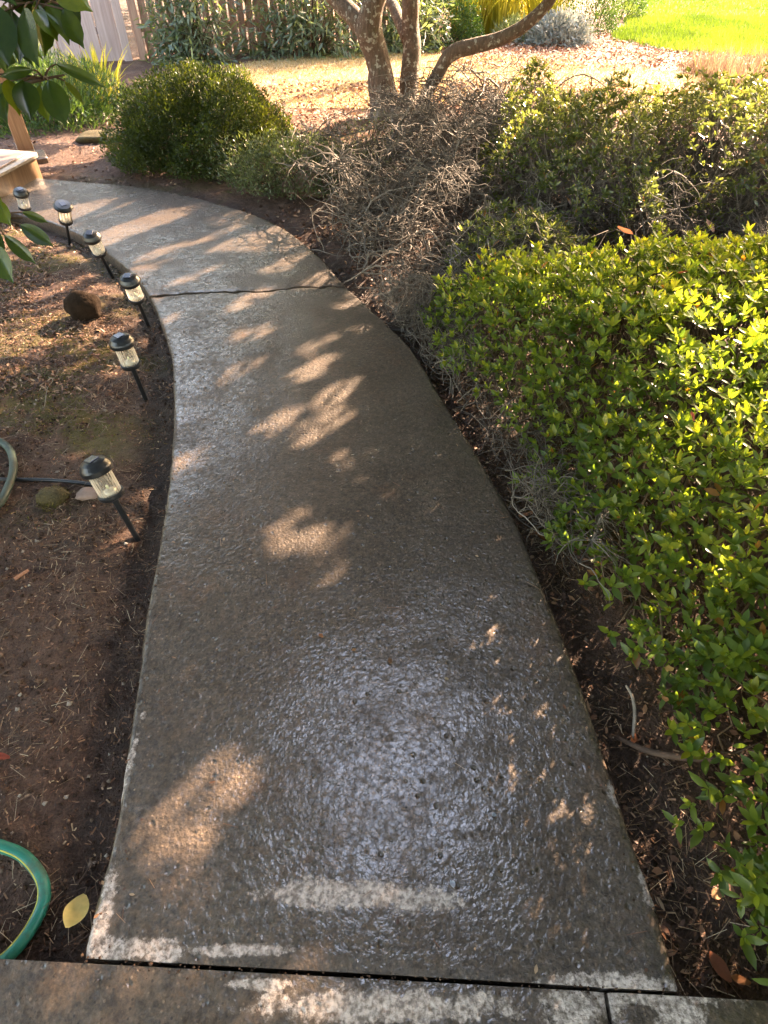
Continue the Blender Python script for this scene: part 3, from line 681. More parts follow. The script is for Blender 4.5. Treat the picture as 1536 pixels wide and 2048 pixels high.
for s_ in Sx:
    p0 = Vector(s_[:3]) + Vector(s_[3:]) * .012; an = (Vector(s_[3:]) * .7 + Vector((random.gauss(0, .3), random.gauss(0, .3), .8))).normalized()
    a0 = an.orthogonal().normalized(); b0 = an.cross(a0)
    for j in range(6):
        if cnt >= 300: break
        a = j * 2.4 + random.random() * .7; el = .45 + .75 * j / 6
        rd = a0 * math.cos(a) + b0 * math.sin(a); d = an * math.cos(el) + rd * math.sin(el); nn = an * math.sin(el) - rd * math.cos(el); xx = d.cross(nn)
        o = link('leaf', lm[(cnt + j) % 6], az); z = .8 + .35 * random.random() * (.6 + .4 * j / 5)
        mt = Matrix((xx, d, nn)).transposed().to_4x4() @ Matrix.Diagonal((z, z, z, 1)); mt.translation = p0 - Vector(az.location)
        o.matrix_local = mt; cnt += 1
def stems_to(P, base, r0, n, kk=6, jit=.05, rad=(.004, .0015)):
    idx = rng.choice(len(P), n); T_ = P[idx]; Bb = base(T_); f = np.linspace(0, 1, kk)[None, :, None]
    L = Bb[:, None] * (1 - f) + T_[:, None] * f; L[:, 1:-1] += rng.normal(0, jit, (n, kk - 2, 3)) * .5; L[:, :, 2] += (np.sin(f[..., 0] * math.pi) * .03)
    return L, np.tile(np.linspace(rad[0], rad[1], kk), (n, 1)) * rng.uniform(.6, 1.4, (n, 1))
def az_base(T_):
    Bb = T_.copy(); Bb[:, 0] += rng.uniform(.0, .25, len(T_)); Bb[:, 1] += rng.normal(0, .12, len(T_)); Bb[:, 2] = -.05; return Bb
L, Rr = stems_to(P, az_base, 0, 1500, 6, .05, (.0042, .0014)); V, Fc, T = tubes(L, Rr, 4); b_ = link('branches', mesh('branches', V, Fc, M['stem'], True, T), az); b_['kind'] = 'stuff'

def lump_shrub(name, label, cat, c, r, n, L, W, mat, shell=.22, tpl=LEAF4, lumps=.28, up=.3, stems=120, low=-.25, group=None, leaf_dir=None, tints=None, s=0, stem_r=.006):
    """rounded shrub: leaves through an uneven outer shell, woody stems below"""
    c = np.array(c, float); r = np.array(r, float); e = empty(name, (c[0], c[1], c[2]))
    d = nrm(rng.normal(0, 1, (n * 2, 3))); d = d[d[:, 2] > low][:n]; n = len(d)
    th = np.arctan2(d[:, 1], d[:, 0]); ph = d[:, 2]
    b = 1 + (fbm(th * 2.1 + 7, ph * 2.6 + 3, 100 + s, 3) - .5) * lumps * 2
    rr = b * (1 - shell * rng.random(n) ** 1.5)
    P = c + d * r * rr[:, None]; P[:, 2] = np.maximum(P[:, 2], c[2] + .01 + .05 * rng.random(n))
    D = d * .8 + rng.normal(0, .75, (n, 3)) + [0, 0, up]; 
    if leaf_dir is not None: D = D * .6 + np.array(leaf_dir)
    N = d * .6 + rng.normal(0, .5, (n, 3)) + [0, 0, .6]
    tt = np.clip(.35 + (fbm(P[:, 0] * 6, P[:, 2] * 6 + P[:, 1] * 3, 130 + s, 2) - .5) * .9 + rng.normal(0, .2, n) + .25 * (rr / b - .9) * 5 * .3, 0, 1)  # outermost leaves tinted yellower, sunlit tips put into the colour
    V, Fc, T = leaves(P, D, N, L * rng.uniform(.6, 1.3, n), W * rng.uniform(.6, 1.3, n), tpl, tt)
    f = link('foliage', mesh('foliage', V, Fc, mat, False, T), e); f['kind'] = 'stuff'
    if stems:
        def base(T_):
            Bb = T_.copy(); Bb[:, :2] = c[:2] + (T_[:, :2] - c[:2]) * .25 + rng.normal(0, .04, (len(T_), 2)); Bb[:, 2] = c[2] - .04; return Bb
        Ls, Rs = stems_to(P[::3], base, 0, stems, 6, .05, (stem_r, .0015)); V, Fc, T = tubes(Ls, Rs, 4); b2 = link('branches', mesh('branches', V, Fc, M['stem'], True, T), e); b2['kind'] = 'stuff'
    tag(e, label, cat, group); return e

# azaleas of the row behind
def far_azalea(label, x0, x1, y0, y1, hh, n, s, tone=0.0):
    cx, cy_ = (x0 + x1) / 2, (y0 + y1) / 2; e = empty('azalea_shrub', (cx, cy_, -.02))
    x = rng.uniform(x0, x1, n * 3); y = rng.uniform(y0, y1, n * 3)
    a = ((x - cx) / ((x1 - x0) / 2)); b = ((y - cy_) / ((y1 - y0) / 2)); rr = np.sqrt(np.abs(a) ** 2.6 + np.abs(b) ** 2.6) + (fbm(x * 3, y * 3, s, 3) - .5) * .5
    ok = rr < 1; x, y, rr = x[ok][:n], y[ok][:n], rr[ok][:n]; n = len(x)
    h = hh * sstep(1.02, .6, rr) ** .6 * (.35 + 1.25 * fbm(x * 2.6, y * 2.6, s + 3, 3)) 
    holes = fbm(x * 4.2, y * 4.2, s + 8, 3)
    P = np.stack([x, y, h * (1 - .35 * rng.random(n) ** 2)], 1); P = P[holes > .38]; n = len(P)
    axv = nrm(np.stack([(P[:, 0] - cx) * .6, (P[:, 1] - cy_) * .5, np.full(n, .9)], 1) + rng.normal(0, .35, (n, 3)))
    tt = np.clip(.42 + tone + (fbm(P[:, 0] * 5, P[:, 1] * 5, s + 5, 2) - .5) * .6, 0, 1)
    V, Fc, T = merge(whorls(P, axv, .050, .019, tt, 7)); f = link('foliage', mesh('foliage', V, Fc, M['azalea_far'], True, T), e); f['kind'] = 'stuff'
    def base(T_):
        Bb = T_.copy(); Bb[:, :2] += rng.normal(0, .16, (len(T_), 2)); Bb[:, 1] += .05; Bb[:, 2] = -.05; return Bb
    Ls, Rs = stems_to(P, base, 0, 800, 7, .09, (.005, .0016)); V, Fc, T = tubes(Ls, Rs, 4); b2 = link('branches', mesh('branches', V, Fc, M['twig'], True, T), e); b2['kind'] = 'stuff'
    tag(e, label, 'azalea', 'azaleas in the row behind'); return e
far_azalea('azalea with glinting leaves between the bare twigs and the grey-brown gap', .75, 2.0, 4.0, 6.4, .56, 2700, 200, .05)
far_azalea('dark green azalea at the far right in front of the reddish undergrowth', 1.9, 4.1, 3.75, 6.9, .60, 4600, 240, .0)
far_azalea('low azalea sprig patch joining the near azalea to the bare twigs', .35, 1.25, 2.95, 4.2, .26, 650, 270, .12)

# bare twigs: a dead, leafless shrub sprawling between path and tree
def bramble(name, label, n, fp, hh, seed_pts, tone, r0=.0042, kk=9, ln=.55, thick=30):
    """fp(n) -> (n,2) start points"""
    e = empty(name, (*seed_pts, -.04))
    def walk2(m, ln, rr0, st):
        P = np.zeros((m, kk, 3)); P[:, 0] = st; d = rng.normal(0, 1, (m, 3)); d[:, 2] = d[:, 2] * .5 + .3; d = nrm(d)
        for i in range(1, kk):
            d = nrm(d + rng.normal(0, .30, (m, 3))); P[:, i] = P[:, i - 1] + d * (ln / kk) * rng.uniform(.6, 1.35, (m, 1))
        top = hh(P[:, :, 0], P[:, :, 1]) * 1.15; P[:, :, 2] = np.clip(np.where(P[:, :, 2] > top, top - (P[:, :, 2] - top) * .3, P[:, :, 2]), -.03, None)
        return P, np.tile(np.linspace(rr0, rr0 * .3, kk), (m, 1)) * rng.uniform(.5, 1.4, (m, 1))
    def walk(m, ln, rr0, z0):
        st = fp(m); P = np.zeros((m, kk, 3)); P[:, 0, :2] = st; P[:, 0, 2] = soil_z(st[:, 0], st[:, 1], False) + z0 * rng.random(m)
        d = rng.normal(0, 1, (m, 3)); d[:, 2] = np.abs(d[:, 2]) * .75 + .12; d = nrm(d)
        for i in range(1, kk):
            d = nrm(d + rng.normal(0, .30, (m, 3)) + np.array([0, 0, -.03])); P[:, i] = P[:, i - 1] + d * (ln / kk) * rng.uniform(.6, 1.35, (m, 1))
        lo = -.03; P[:, :, 2] = np.clip(P[:, :, 2], lo, None); top = hh(P[:, :, 0], P[:, :, 1]); P[:, :, 2] = np.where(P[:, :, 2] > top, top - (P[:, :, 2] - top) * .3, P[:, :, 2])
        return P, np.tile(np.linspace(rr0, rr0 * .3, kk), (m, 1)) * rng.uniform(.5, 1.4, (m, 1))
    nr = max(6, thick // 2); roots = fp(nr); kk0 = kk; ns = thick * 2
    S0 = roots[rng.integers(0, nr, ns)] + rng.normal(0, .05, (ns, 2))
    fp_, fp = fp, (lambda m: S0); b, rb = walk(ns, ln * 1.7, r0 * 2.3, .02)
    ri = rng.integers(0, ns, n); rk = rng.integers(1, kk, n); st3 = b[ri, rk]
    a, ra = walk2(n, ln * .62, r0, st3)
    m3 = n // 3; fp = fp_; c_, rc = walk(m3, ln, r0 * .8, .10)
    def clear(Q, Rq):
        f = inside(Q.reshape(-1, 3)[:, :2], POLY2).reshape(Q.shape[:2]).mean(1); ok = f < np.where(rng.random(len(Q)) < .06, .6, .12); return Q[ok], Rq[ok]
    a, ra = clear(a, ra); b, rb = clear(b, rb); c_, rc = clear(c_, rc); n, ns, m3 = len(a), len(b), len(c_)
    V, Fc, T = merge([tubes(a, ra, 4, np.clip(rng.beta(2, 2.2, n) + tone, 0, 1)), tubes(b, rb, 5, np.clip(rng.beta(2, 3, ns) + tone, 0, 1)), tubes(c_, rc, 4, np.clip(rng.beta(2, 2.4, m3) + tone - .1, 0, 1))])
    t_ = link('twigs', mesh('twigs', V, Fc, M['twig'], True, T), e); t_['kind'] = 'stuff'
    tag(e, label, 'dead shrub'); return e
def fp_main(m):
    q = np.zeros((0, 2)); poly = np.array([tuple(px(a, b))[:2] for a, b in ((650, 470), (760, 590), (830, 600), (960, 500), (1080, 330), (1010, 250), (840, 255), (760, 300), (690, 370))])
    return sample_any(poly, m)
def sample_any(poly, m):
    lo, hi = poly.min(0), poly.max(0); out = np.zeros((0, 2))
    while len(out) < m:
        q = lo + rng.random((m * 3, 2)) * (hi - lo); out = np.vstack([out, q[inside(q, poly)]])
    return out[:m]
bramble('dead_shrub', 'sprawling leafless grey-brown twigs heaped between the path and the tree', 2700, fp_main, lambda x, y: .14 + .20 * sstep(3.6, 5.2, y) + .12 * fbm(x * 3, y * 3, 71, 2), (.55, 5.0), -.05, .0040, 9, .6, 40)
pol2 = np.array([tuple(px(a, b))[:2] for a, b in ((880, 340), (1090, 330), (1120, 240), (1060, 215), (900, 222))])
bramble('dead_shrub', 'upright dark leafless twigs standing just right of the tree base', 520, lambda m: sample_any(pol2, m), lambda x, y: .44 + 0 * x, (1.1, 6.6), -.25, .0045, 9, .8, 24)
pol3 = np.array([tuple(px(a, b))[:2] for a, b in ((740, 610), (880, 790), (960, 910), (1060, 1080), (1120, 1080), (1080, 850), (1000, 680), (900, 560))]) + np.array([.03, 0])
bramble('dead_shrub', 'fine dead twigs under the azalea edge beside the path', 2200, lambda m: sample_any(pol3, m), lambda x, y: .10 + .16 * fbm(x * 4, y * 4, 72, 2), (.4, 2.4), -.05, .0022, 8, .34, 16)
pol4 = np.array([tuple(px(a, b))[:2] for a, b in ((1060, 500), (1600, 520), (1700, 360), (1250, 350), (1080, 400))])
bramble('dead_shrub', 'shaded tangle of bare twigs in the gap between the azaleas', 2600, lambda m: sample_any(pol4, m), lambda x, y: .32 + .2 * fbm(x * 4, y * 4, 73, 2), (2.0, 4.0), -.18, .0034, 8, .5, 20)

lump_shrub('round_shrub', 'big rounded dark green shrub beyond the bend of the path', 'shrub', (-1.62, 6.15, -.02), (.82, .82, .66), 70000, .030, .012, M['box'], .42, LEAF4, .34, .45, 60, .03, s=1)
lump_shrub('low_shrub', 'low loose shrub in front of the big rounded shrub by the path', 'shrub', (-.68, 5.2, -.03), (.66, .38, .40), 12000, .030, .009, M['small'], .5, LEAF4, .4, .5, 90, .15, s=2)
lump_shrub('low_shrub', 'thin twiggy shrub right of the low loose shrub', 'shrub', (-.15, 5.75, -.03), (.45, .3, .42), 2200, .024, .008, M['small'], .6, LEAF4, .4, .5, 90, .2, s=3)
lump_shrub('feathery_shrub', 'soft light green feathery shrub behind the porch post', 'shrub', (-3.85, 7.6, -.03), (1.2, .75, .56), 15000, .075, .010, M['fern'], .5, BLADE, .3, .5, 60, .0, s=4, leaf_dir=(0, 0, .3))
lump_shrub('fence_shrub', 'tall blue-green long leaved shrub against the brown fence', 'shrub', (-2.95, 11.3, -.03), (.62, .4, 1.8), 2400, .15, .034, M['rhodo'], .75, LEAF8, .5, -.6, 60, -.1, s=5, stem_r=.012)
lump_shrub('fence_shrub', 'shaded long leaved shrub right of the brown fence post', 'shrub', (-1.25, 12.0, -.03), (1.15, .5, 1.6), 3300, .15, .034, M['rhodo'], .75, LEAF8, .5, -.6, 60, -.1, s=6, stem_r=.012)
lump_shrub('fence_shrub', 'dark leafy shrub left of the leaning tree stem', 'shrub', (.35, 12.6, -.03), (.8, .5, 1.4), 2200, .14, .034, M['rhodo'], .75, LEAF8, .5, -.5, 50, -.1, s=7, stem_r=.012)
lump_shrub('mounded_shrub', 'sunlit mounded shrub behind the middle tree stem', 'shrub', (.95, 13.3, -.03), (.85, .6, .75), 9000, .05, .02, M['conifer'], .3, LEAF4, .25, .3, 60, .0, s=8)
lump_shrub('cone_shrub', 'upright bushy green shrub beside the far lawn', 'shrub', (3.95, 14.9, 0), (.62, .6, 1.5), 9000, .055, .018, M['conifer'], .3, LEAF4, .2, .6, 40, -.05, s=9)
lump_shrub('cone_shrub', 'smaller upright green shrub right of the bushy one beside the far lawn', 'shrub', (5.3, 17.3, 0), (.55, .5, 1.3), 6000, .055, .018, M['conifer'], .3, LEAF4, .2, .6, 40, -.05, s=10)
lump_shrub('silver_plant', 'low silvery grey leafy plant on the red mulch', 'plant', (3.0, 13.2, 0), (.60, .45, .42), 2600, .10, .03, M['silver'], .5, LEAF8, .3, .3, 20, .0, s=11)
lump_shrub('pale_plant', 'pale sunlit tuft left of the silvery plant', 'plant', (2.35, 13.5, 0), (.45, .4, .35), 1500, .10, .02, M['pale_blade'], .5, BLADE, .3, .6, 0, .0, s=12)

def blade_clump(name, label, cat, c, n, h, wd, spread, mat, arch=.5):
    e = empty(name, c); kk = 6; a = rng.random(n) * 6.283; r = rng.random(n) ** .6
    base = np.stack([c[0] + np.cos(a) * r * spread * .35, c[1] + np.sin(a) * r * spread * .35, np.full(n, c[2])], 1)
    out = nrm(np.stack([np.cos(a + rng.normal(0, .5, n)), np.sin(a + rng.normal(0, .5, n)), np.zeros(n)], 1)); H = h * rng.uniform(.55, 1.15, n)
    f = np.linspace(0, 1, kk); X = np.cross(out, [0, 0, 1]); V = np.zeros((n, kk, 2, 3))
    for i, t in enumerate(f):
        ctr = base + out * (spread * arch * (t ** 2) * (.3 + r))[:, None] + np.array([0, 0, 1]) * (H * (t - .28 * arch * t ** 3))[:, None]
        w = wd * (1 - t ** 2) * .5 + .0008; V[:, i, 0] = ctr - X * w; V[:, i, 1] = ctr + X * w
    i0 = np.arange(n)[:, None] * kk * 2 + np.arange(kk - 1)[None] * 2
    Fc = np.stack([i0, i0 + 1, i0 + 3, i0 + 2], -1).reshape(-1, 4)
    b = link('blades', mesh('blades', V.reshape(-1, 3), Fc, mat, False, np.repeat(rng.random(n), kk * 2)), e); b['kind'] = 'stuff'
    tag(e, label, cat); return e
blade_clump('iris_clump', 'pale upright strap leaved clump in front of the pink fence', 'plant', (-4.25, 8.75, -.02), 70, .85, .045, .7, M['pale_blade'], .45)
blade_clump('iris_clump', 'yellow lit strap leaved clump behind the rounded shrub', 'plant', (-3.25, 8.3, -.02), 60, .62, .04, .6, M['yellowgrass'], .5)
for i, (x, y, h, lb) in enumerate([(1.55, 14.0, 1.3, 'tall yellow ornamental grass beside the mounded shrub'), (2.15, 14.2, 1.4, 'tall yellow ornamental grass above the bent tree stem'), (2.95, 14.5, 1.3, 'tall yellow ornamental grass beside the upright bushy shrub'), (2.5, 15.2, 1.6, 'rearmost tall yellow ornamental grass in the sunlit bed')]):
    blade_clump('ornamental_grass', lb, 'grass clump', (x, y, 0), 260, h, .03, .9, M['yellowgrass'], .45)
blade_clump('lawn_weed', 'taller tuft of grass standing in the far lawn at the right edge', 'plant', (6.35, 11.9, .02), 60, .35, .015, .3, M['lawn'], .4)
# red-brown grassy undergrowth behind the right-hand azaleas
q = np.stack([rng.uniform(4.3, 9.0, 9000), rng.uniform(8.6, 10.9, 9000)], 1); q = q[fbm(q[:, 0] * 1.6, q[:, 1] * 1.6, 66, 3) > .30 + .22 * rng.random(len(q))]
V, Fc, T = blades(np.column_stack([q, np.full(len(q), -.01)]), .26, .010, .9)
tag(link('undergrowth', mesh('undergrowth', V, Fc, M['redgrass'], False, T)), 'reddish dry undergrowth at the right between azaleas and lawn', 'undergrowth', kind='stuff')

# ------------------------------------------------------------------ fences
M['pale_board'] = wood_mat('pale_board', (.36, .27, .25), (.47, .37, .34), (.56, .45, .42), .8)
M['brown_board'] = wood_mat('brown_board', (.22, .12, .085), (.36, .215, .155), (.50, .34, .25), 1.0)
def fence(name, label, a, b, w, gap, h, mat, post_every=0, groove=.012):
    a, b = Vector(a), Vector(b); L = (b - a).length; d = (b - a).normalized(); e = empty(name, (a.x, a.y, -.03)); rz = math.atan2(d.y, d.x)
    V, Fc = boxv(w - gap, .022, h, .003); me = mesh('board', V, Fc, mat); n = int(L / w)
    for i in range(n):
        o = link('board', me, e, local=True, loc=(d.x * (i + .5) * w + random.gauss(0, .002), d.y * (i + .5) * w + random.gauss(0, .003), random.uniform(0, .03))); o.rotation_euler = (random.gauss(0, .006), random.gauss(0, .006), rz)
    V, Fc = boxv(L, .04, .09, .004); rm = mesh('rail', V, Fc, mat)
    for z in (.35, h - .35):
        o = link('rail', rm, e, local=True, loc=(d.x * L / 2 - d.y * .034, d.y * L / 2 + d.x * .034, z)); o.rotation_euler.z = rz
    if post_every:
        V, Fc = boxv(.115, .115, h + .12, .006); pm = mesh('post', V, Fc, mat)
        for t in post_every:
            o = link('post', pm, e, local=True, loc=(d.x * t + d.y * .075, d.y * t - d.x * .075, 0)); o.rotation_euler.z = rz
    tag(e, label, 'fence'); return e
fence('board_fence', 'pale pinkish board fence at the upper left', (-8.6, 9.3, 0), (-3.95, 11.65, 0), .30, .014, 2.0, M['pale_board'], (5.15,))
fence('picket_fence', 'weathered brown vertical board fence behind the shrubs', (-3.85, 11.7, 0), (1.0, 13.6, 0), .135, .026, 1.45, M['brown_board'], (.06, 2.0, 4.4))

# ------------------------------------------------------------------ porch step and post at the left end of the path
M['step_top'] = plain('step_board', (.24, .17, .14), .35, .25, 6, .2, 30)
M['step_face'] = wood_mat('step_face', (.10, .06, .032), (.20, .125, .07), (.30, .21, .13), .7, .35)
M['trim'] = plain('worn_edge', (.34, .28, .22), .5, .2, 12)
step = empty('porch_step', (-3.3, 5.1, -.05))
def prism(poly, z0, z1):
    n = len(poly); V = [(x, y, z0) for x, y in poly] + [(x, y, z1) for x, y in poly]
    return V, [tuple(range(n))[::-1], tuple(range(n, 2 * n))] + [(i, (i + 1) % n, n + (i + 1) % n, n + i) for i in range(n)]
fr = [(-2.97, 4.2), (-2.93, 4.98), (-2.86, 5.54), (-2.90, 5.60)]
V, Fc = prism(fr + [(-4.6, 6.0), (-4.6, 4.2)], -.08, .135); link('riser', mesh('riser', V, Fc, M['step_face']), step)
fr2 = [(-2.945, 4.2), (-2.905, 4.98), (-2.838, 5.545), (-2.88, 5.625)]
V, Fc = prism(fr2 + [(-4.6, 6.05), (-4.6, 4.2)], .137, .155); link('edge_trim', mesh('edge_trim', V, Fc, M['trim']), step)
for i in range(6):
    x1 = -2.99 - i * .27; V, Fc = boxv(.26, 1.40, .014, .003); o = link('tread_board', mesh('tread_board', V, Fc, M['step_top']), step, local=True, loc=(x1 - .13 + 3.3 + .02, 4.85 - 5.1, .157 + .05)); o.rotation_euler.z = -.07
tag(step, 'low wet wooden porch step at the far left end of the path', 'step')
M['post'] = wood_mat('post_wood', (.17, .09, .045), (.27, .155, .085), (.36, .23, .14), 1.0)
M['metal'] = plain('galvanised', (.45, .45, .43), .4, .15, 20, metal=.8)
pb = px(52, 300, .05); post = empty('porch_post', (pb.x, pb.y, -.03))
V, Fc = boxv(.13, .13, 2.6, .006); o = link('shaft', mesh('shaft', V, Fc, M['post']), post, local=True, loc=(0, 0, .09)); o.rotation_euler.z = .5
V, Fc = boxv(.136, .10, .13, .004); o = link('post_base', mesh('post_base', V, Fc, M['metal']), post, local=True, loc=(0, 0, 0)); o.rotation_euler.z = .5
V, Fc = boxv(.30, .30, .06, .01); o = link('footing', mesh('footing', V, Fc, M['concrete2']), post, local=True, loc=(0, 0, -.02)); o.rotation_euler.z = .5
tag(post, 'square wooden porch post behind the hanging leaves at the left', 'post')

# ------------------------------------------------------------------ solar path lights
M['black'] = plain('black_plastic', (.012, .013, .015), .28, .3, 20, .05, 200)
M['panel'] = plain('solar_cell', (.02, .025, .045), .12, .3, 30)
k = NT('frosted_lens'); k.set(Base_Color=(.68, .63, .55), Roughness=.25, Specular_IOR_Level=.5)
tr = k.new('ShaderNodeBsdfTranslucent'); tr.inputs[0].default_value = (.74, .69, .60, 1); tp_ = k.new('ShaderNodeBsdfTransparent'); tp_.inputs[0].default_value = (.95, .93, .88, 1)
m1 = k.new('ShaderNodeMixShader'); m1.inputs[0].default_value = .5; k.t.links.new(k.b.outputs[0], m1.inputs[1]); k.t.links.new(tr.outputs[0], m1.inputs[2])
lw = k.new('ShaderNodeLayerWeight'); lw.inputs[0].default_value = .45
m2 = k.new('ShaderNodeMixShader'); k.put(m2.inputs[0], k.math('MULTIPLY', k.rng(lw.outputs['Facing'], .05, .8, .78, .14), k.rng(k.noise(30, 3, .5), .35, .6, .85, 1.0)))
k.set(Base_Color=k.mix(k.rng(k.noise(35, 4, .6), .5, .75, 0, .35), (.68, .63, .55), (.30, .23, .17))); k.t.links.new(m1.outputs[0], m2.inputs[1]); k.t.links.new(tp_.outputs[0], m2.inputs[2]); k.t.links.new(m2.outputs[0], k.out.inputs['Surface'])
M['lens'] = k.m
M['reflector'] = plain('reflector', (.60, .57, .50), .2, .1, 20, metal=.3)
M['led'] = plain('led', (.75, .80, .55), .15, .1, 20)
def lamp(base, top, label, bars=False, Ls=.30, Ct=None):
    p0 = spx(*base); d0 = pxd(*top, 1.0) - Vector((0, 0, CAMH))
    # point on the sight line of the cap that lies a lamp's length from the base, the more upright of the two
    o_ = Vector((0, 0, CAMH)) - p0; a = d0.dot(d0); b = 2 * o_.dot(d0); best = None
    for Lt in np.arange(.26, .42, .005):
        cc = o_.dot(o_) - Lt * Lt; disc = b * b - 4 * a * cc
        if disc < 0: continue
        for sg in (-1, 1):
            t = (-b + sg * math.sqrt(disc)) / (2 * a); p1 = Vector((0, 0, CAMH)) + d0 * t; v = (p1 - p0).normalized()
            sc0 = -v.z + abs(Lt - .33) * 1.5
            if best is None or sc0 < best[0]: best = (sc0, v, Lt)
    _, v, Lt = best
    e = empty('solar_light', p0); e.rotation_euler = v.to_track_quat('Z', 'Y').to_euler()
    H = Lt; hd = .150; z0 = H - hd
    V, Fc = lathe([(.002, -.09), (.010, -.02), (.0105, z0 - .03), (.013, z0 - .005), (.013, z0 + .002)], 12); link('stake', mesh('stake', V, Fc, M['black'], True), e, local=True)
    V, Fc = lathe([(.012, z0), (.036, z0 + .002), (.043, z0 + .006), (.044, z0 + .013), (.0435, z0 + .020), (.039, z0 + .022)], 32); link('collar', mesh('collar', V, Fc, M['black'], False), e, local=True)
    V, Fc = lathe([(.012, z0 + .0225), (.033, z0 + .024), (.012, z0 + .034), (.006, z0 + .036)], 24); rf = link('reflector', mesh('reflector', V, Fc, M['reflector'], True), e, local=True)
    V, Fc = lathe([(.004, z0 + .036), (.005, z0 + .045), (.002, z0 + .050)], 10); link('bulb', mesh('bulb', V, Fc, M['led'], True), rf, local=True)
    if not bars:
        sd = 48; rib = [.0370 + (.0008 if i % 2 else 0) for i in range(sd)]; V = []; Fc = []
        for z in (z0 + .0215, z0 + .06, z0 + .112):
            for i in range(sd): a_ = 2 * math.pi * i / sd; V.append((rib[i] * math.cos(a_), rib[i] * math.sin(a_), z))
        for j in range(2):
            for i in range(sd): Fc.append((j * sd + i, j * sd + (i + 1) % sd, (j + 1) * sd + (i + 1) % sd, (j + 1) * sd + i))
        link('lens', mesh('lens', V, Fc, M['lens'], False), e, local=True)
        cap = [(.041, z0 + .108), (.0515, z0 + .108), (.0525, z0 + .112), (.0520, z0 + .124), (.049, z0 + .130), (.0475, z0 + .132), (.040, z0 + .143), (.026, z0 + .150), (.008, z0 + .153)]
    else:
        V, Fc = lathe([(.034, z0 + .022), (.034, z0 + .112)], 32); link('lens', mesh('lens', V, Fc[:-2], M['lens'], True), e, local=True)
        for i in range(12):
            a_ = 2 * math.pi * i / 12; V, Fc = lathe([(.0022, z0 + .02), (.0022, z0 + .112)], 6)
            link('bar', mesh('bar', [(x + .038 * math.cos(a_), y + .038 * math.sin(a_), z) for x, y, z in V], Fc, M['trim'], False), e, local=True)
        cap = [(.036, z0 + .110), (.056, z0 + .110), (.058, z0 + .113), (.056, z0 + .124), (.046, z0 + .134), (.010, z0 + .137)]
    V, Fc = lathe(cap, 36); cp = link('cap', mesh('cap', V, Fc, M['black'], False), e, local=True)
    V, Fc = boxv(.036, .036, .004, .001); zt = cap[-1][1] - .001; link('solar_panel', mesh('solar_panel', [(x, y, z + zt - .001) for x, y, z in V], Fc, M['panel']), cp, local=True)
    tag(e, label, 'solar light', 'solar lights along the left edge of the path'); return e
lamp((275, 1078), (183, 920), 'nearest solar light, leaning, beside the thin black pipe')
lamp((292, 800), (238, 672), 'second nearest solar light on bare soil by the left path edge')
lamp((298, 655), (255, 552), 'solar light with bluish cap just right of the dark rock')
lamp((225, 555), (179, 466), 'solar light with brownish cap leaning over the path bend')
lamp((140, 490), (125, 404), 'solar light with barred lantern and flat cap', True)
lamp((57, 445), (40, 378), 'farthest solar light near the porch step')

# ------------------------------------------------------------------ rocks and mounds
def rock(label, base, r, mat, s, sink=.3, name='rock', cat='rock', sub=3):
    import bmesh
    p = spx(*base); bm = bmesh.new(); bmesh.ops.create_icosphere(bm, subdivisions=sub, radius=1); V = np.array([v.co[:] for v in bm.verts]); Fc = [tuple(v.index for v in f.verts) for f in bm.faces]; bm.free()
    f = 1 + (fbm(V[:, 0] * 1.6 + s, V[:, 1] * 1.6 + V[:, 2] * 1.3, s, 3) - .5) * .7
    V = V * f[:, None]; V = np.sign(V) * np.abs(V) ** .9; V *= np.array(r); V[:, 2] += r[2] * (1 - sink)
    return tag(link(name, mesh(name, V, Fc, mat, True), loc=p), label, cat)
M['rock'] = plain('lava_rock', (.022, .014, .009), 1.0, .5, 14, 1.0, 60, spec=.1)
M['rock2'] = plain('brown_rock', (.13, .075, .055), .85, .4, 14, .8, 40)
k = NT('moss'); k.set(Base_Color=k.ramp(k.noise(40, 5, .7), [(.3, (.035, .028, .010)), (.6, (.10, .075, .026)), (.8, (.18, .13, .05))]), Roughness=.95, Normal=k.bump(k.noise(120, 4), 1, .02)); M['moss'] = k.m
rock('dark rough rock lying on the moss beside the solar lights', (172, 632), (.085, .075, .085), M['rock'], 3, .35)
rock('brown rounded rock under the low shrub near the path bend', (622, 388), (.14, .11, .12), M['rock2'], 5, .4)
rock('small brown stone left of the rounded rock under the low shrub', (585, 388), (.085, .07, .065), M['rock2'], 9, .4)
rock('low clump of yellow-brown moss left of the nearest solar light', (108, 1000), (.055, .045, .035), M['moss'], 12, .45, 'moss_clump', 'moss')
rock('flat pinkish stone half buried behind the nearest solar light', (178, 992), (.045, .03, .018), plain('pink_stone', (.22, .15, .12), .8, .3, 20, .6, 60), 14, .5)
rock('flat mossy stone between the feathery shrub and the path', (215, 283), (.26, .14, .06), M['moss'], 16, .4, 'mossy_stone', 'stone')
tuft_P = spx(108, 1000); n = 420; an = rng.random(n) * 6.283; rr = np.sqrt(rng.random(n)) * .06
V, Fc, T = blades(np.stack([tuft_P.x + rr * np.cos(an), tuft_P.y + rr * np.sin(an), tuft_P.z + .035 * (1 - (rr / .06) ** 2)], 1), .02, .002, 1.5)
tag(link('moss_tuft', mesh('moss_tuft', V, Fc, M['mossblade'], False, T)), 'short yellowish moss tuft growing on the clump near the thin pipe', 'moss', kind='stuff')

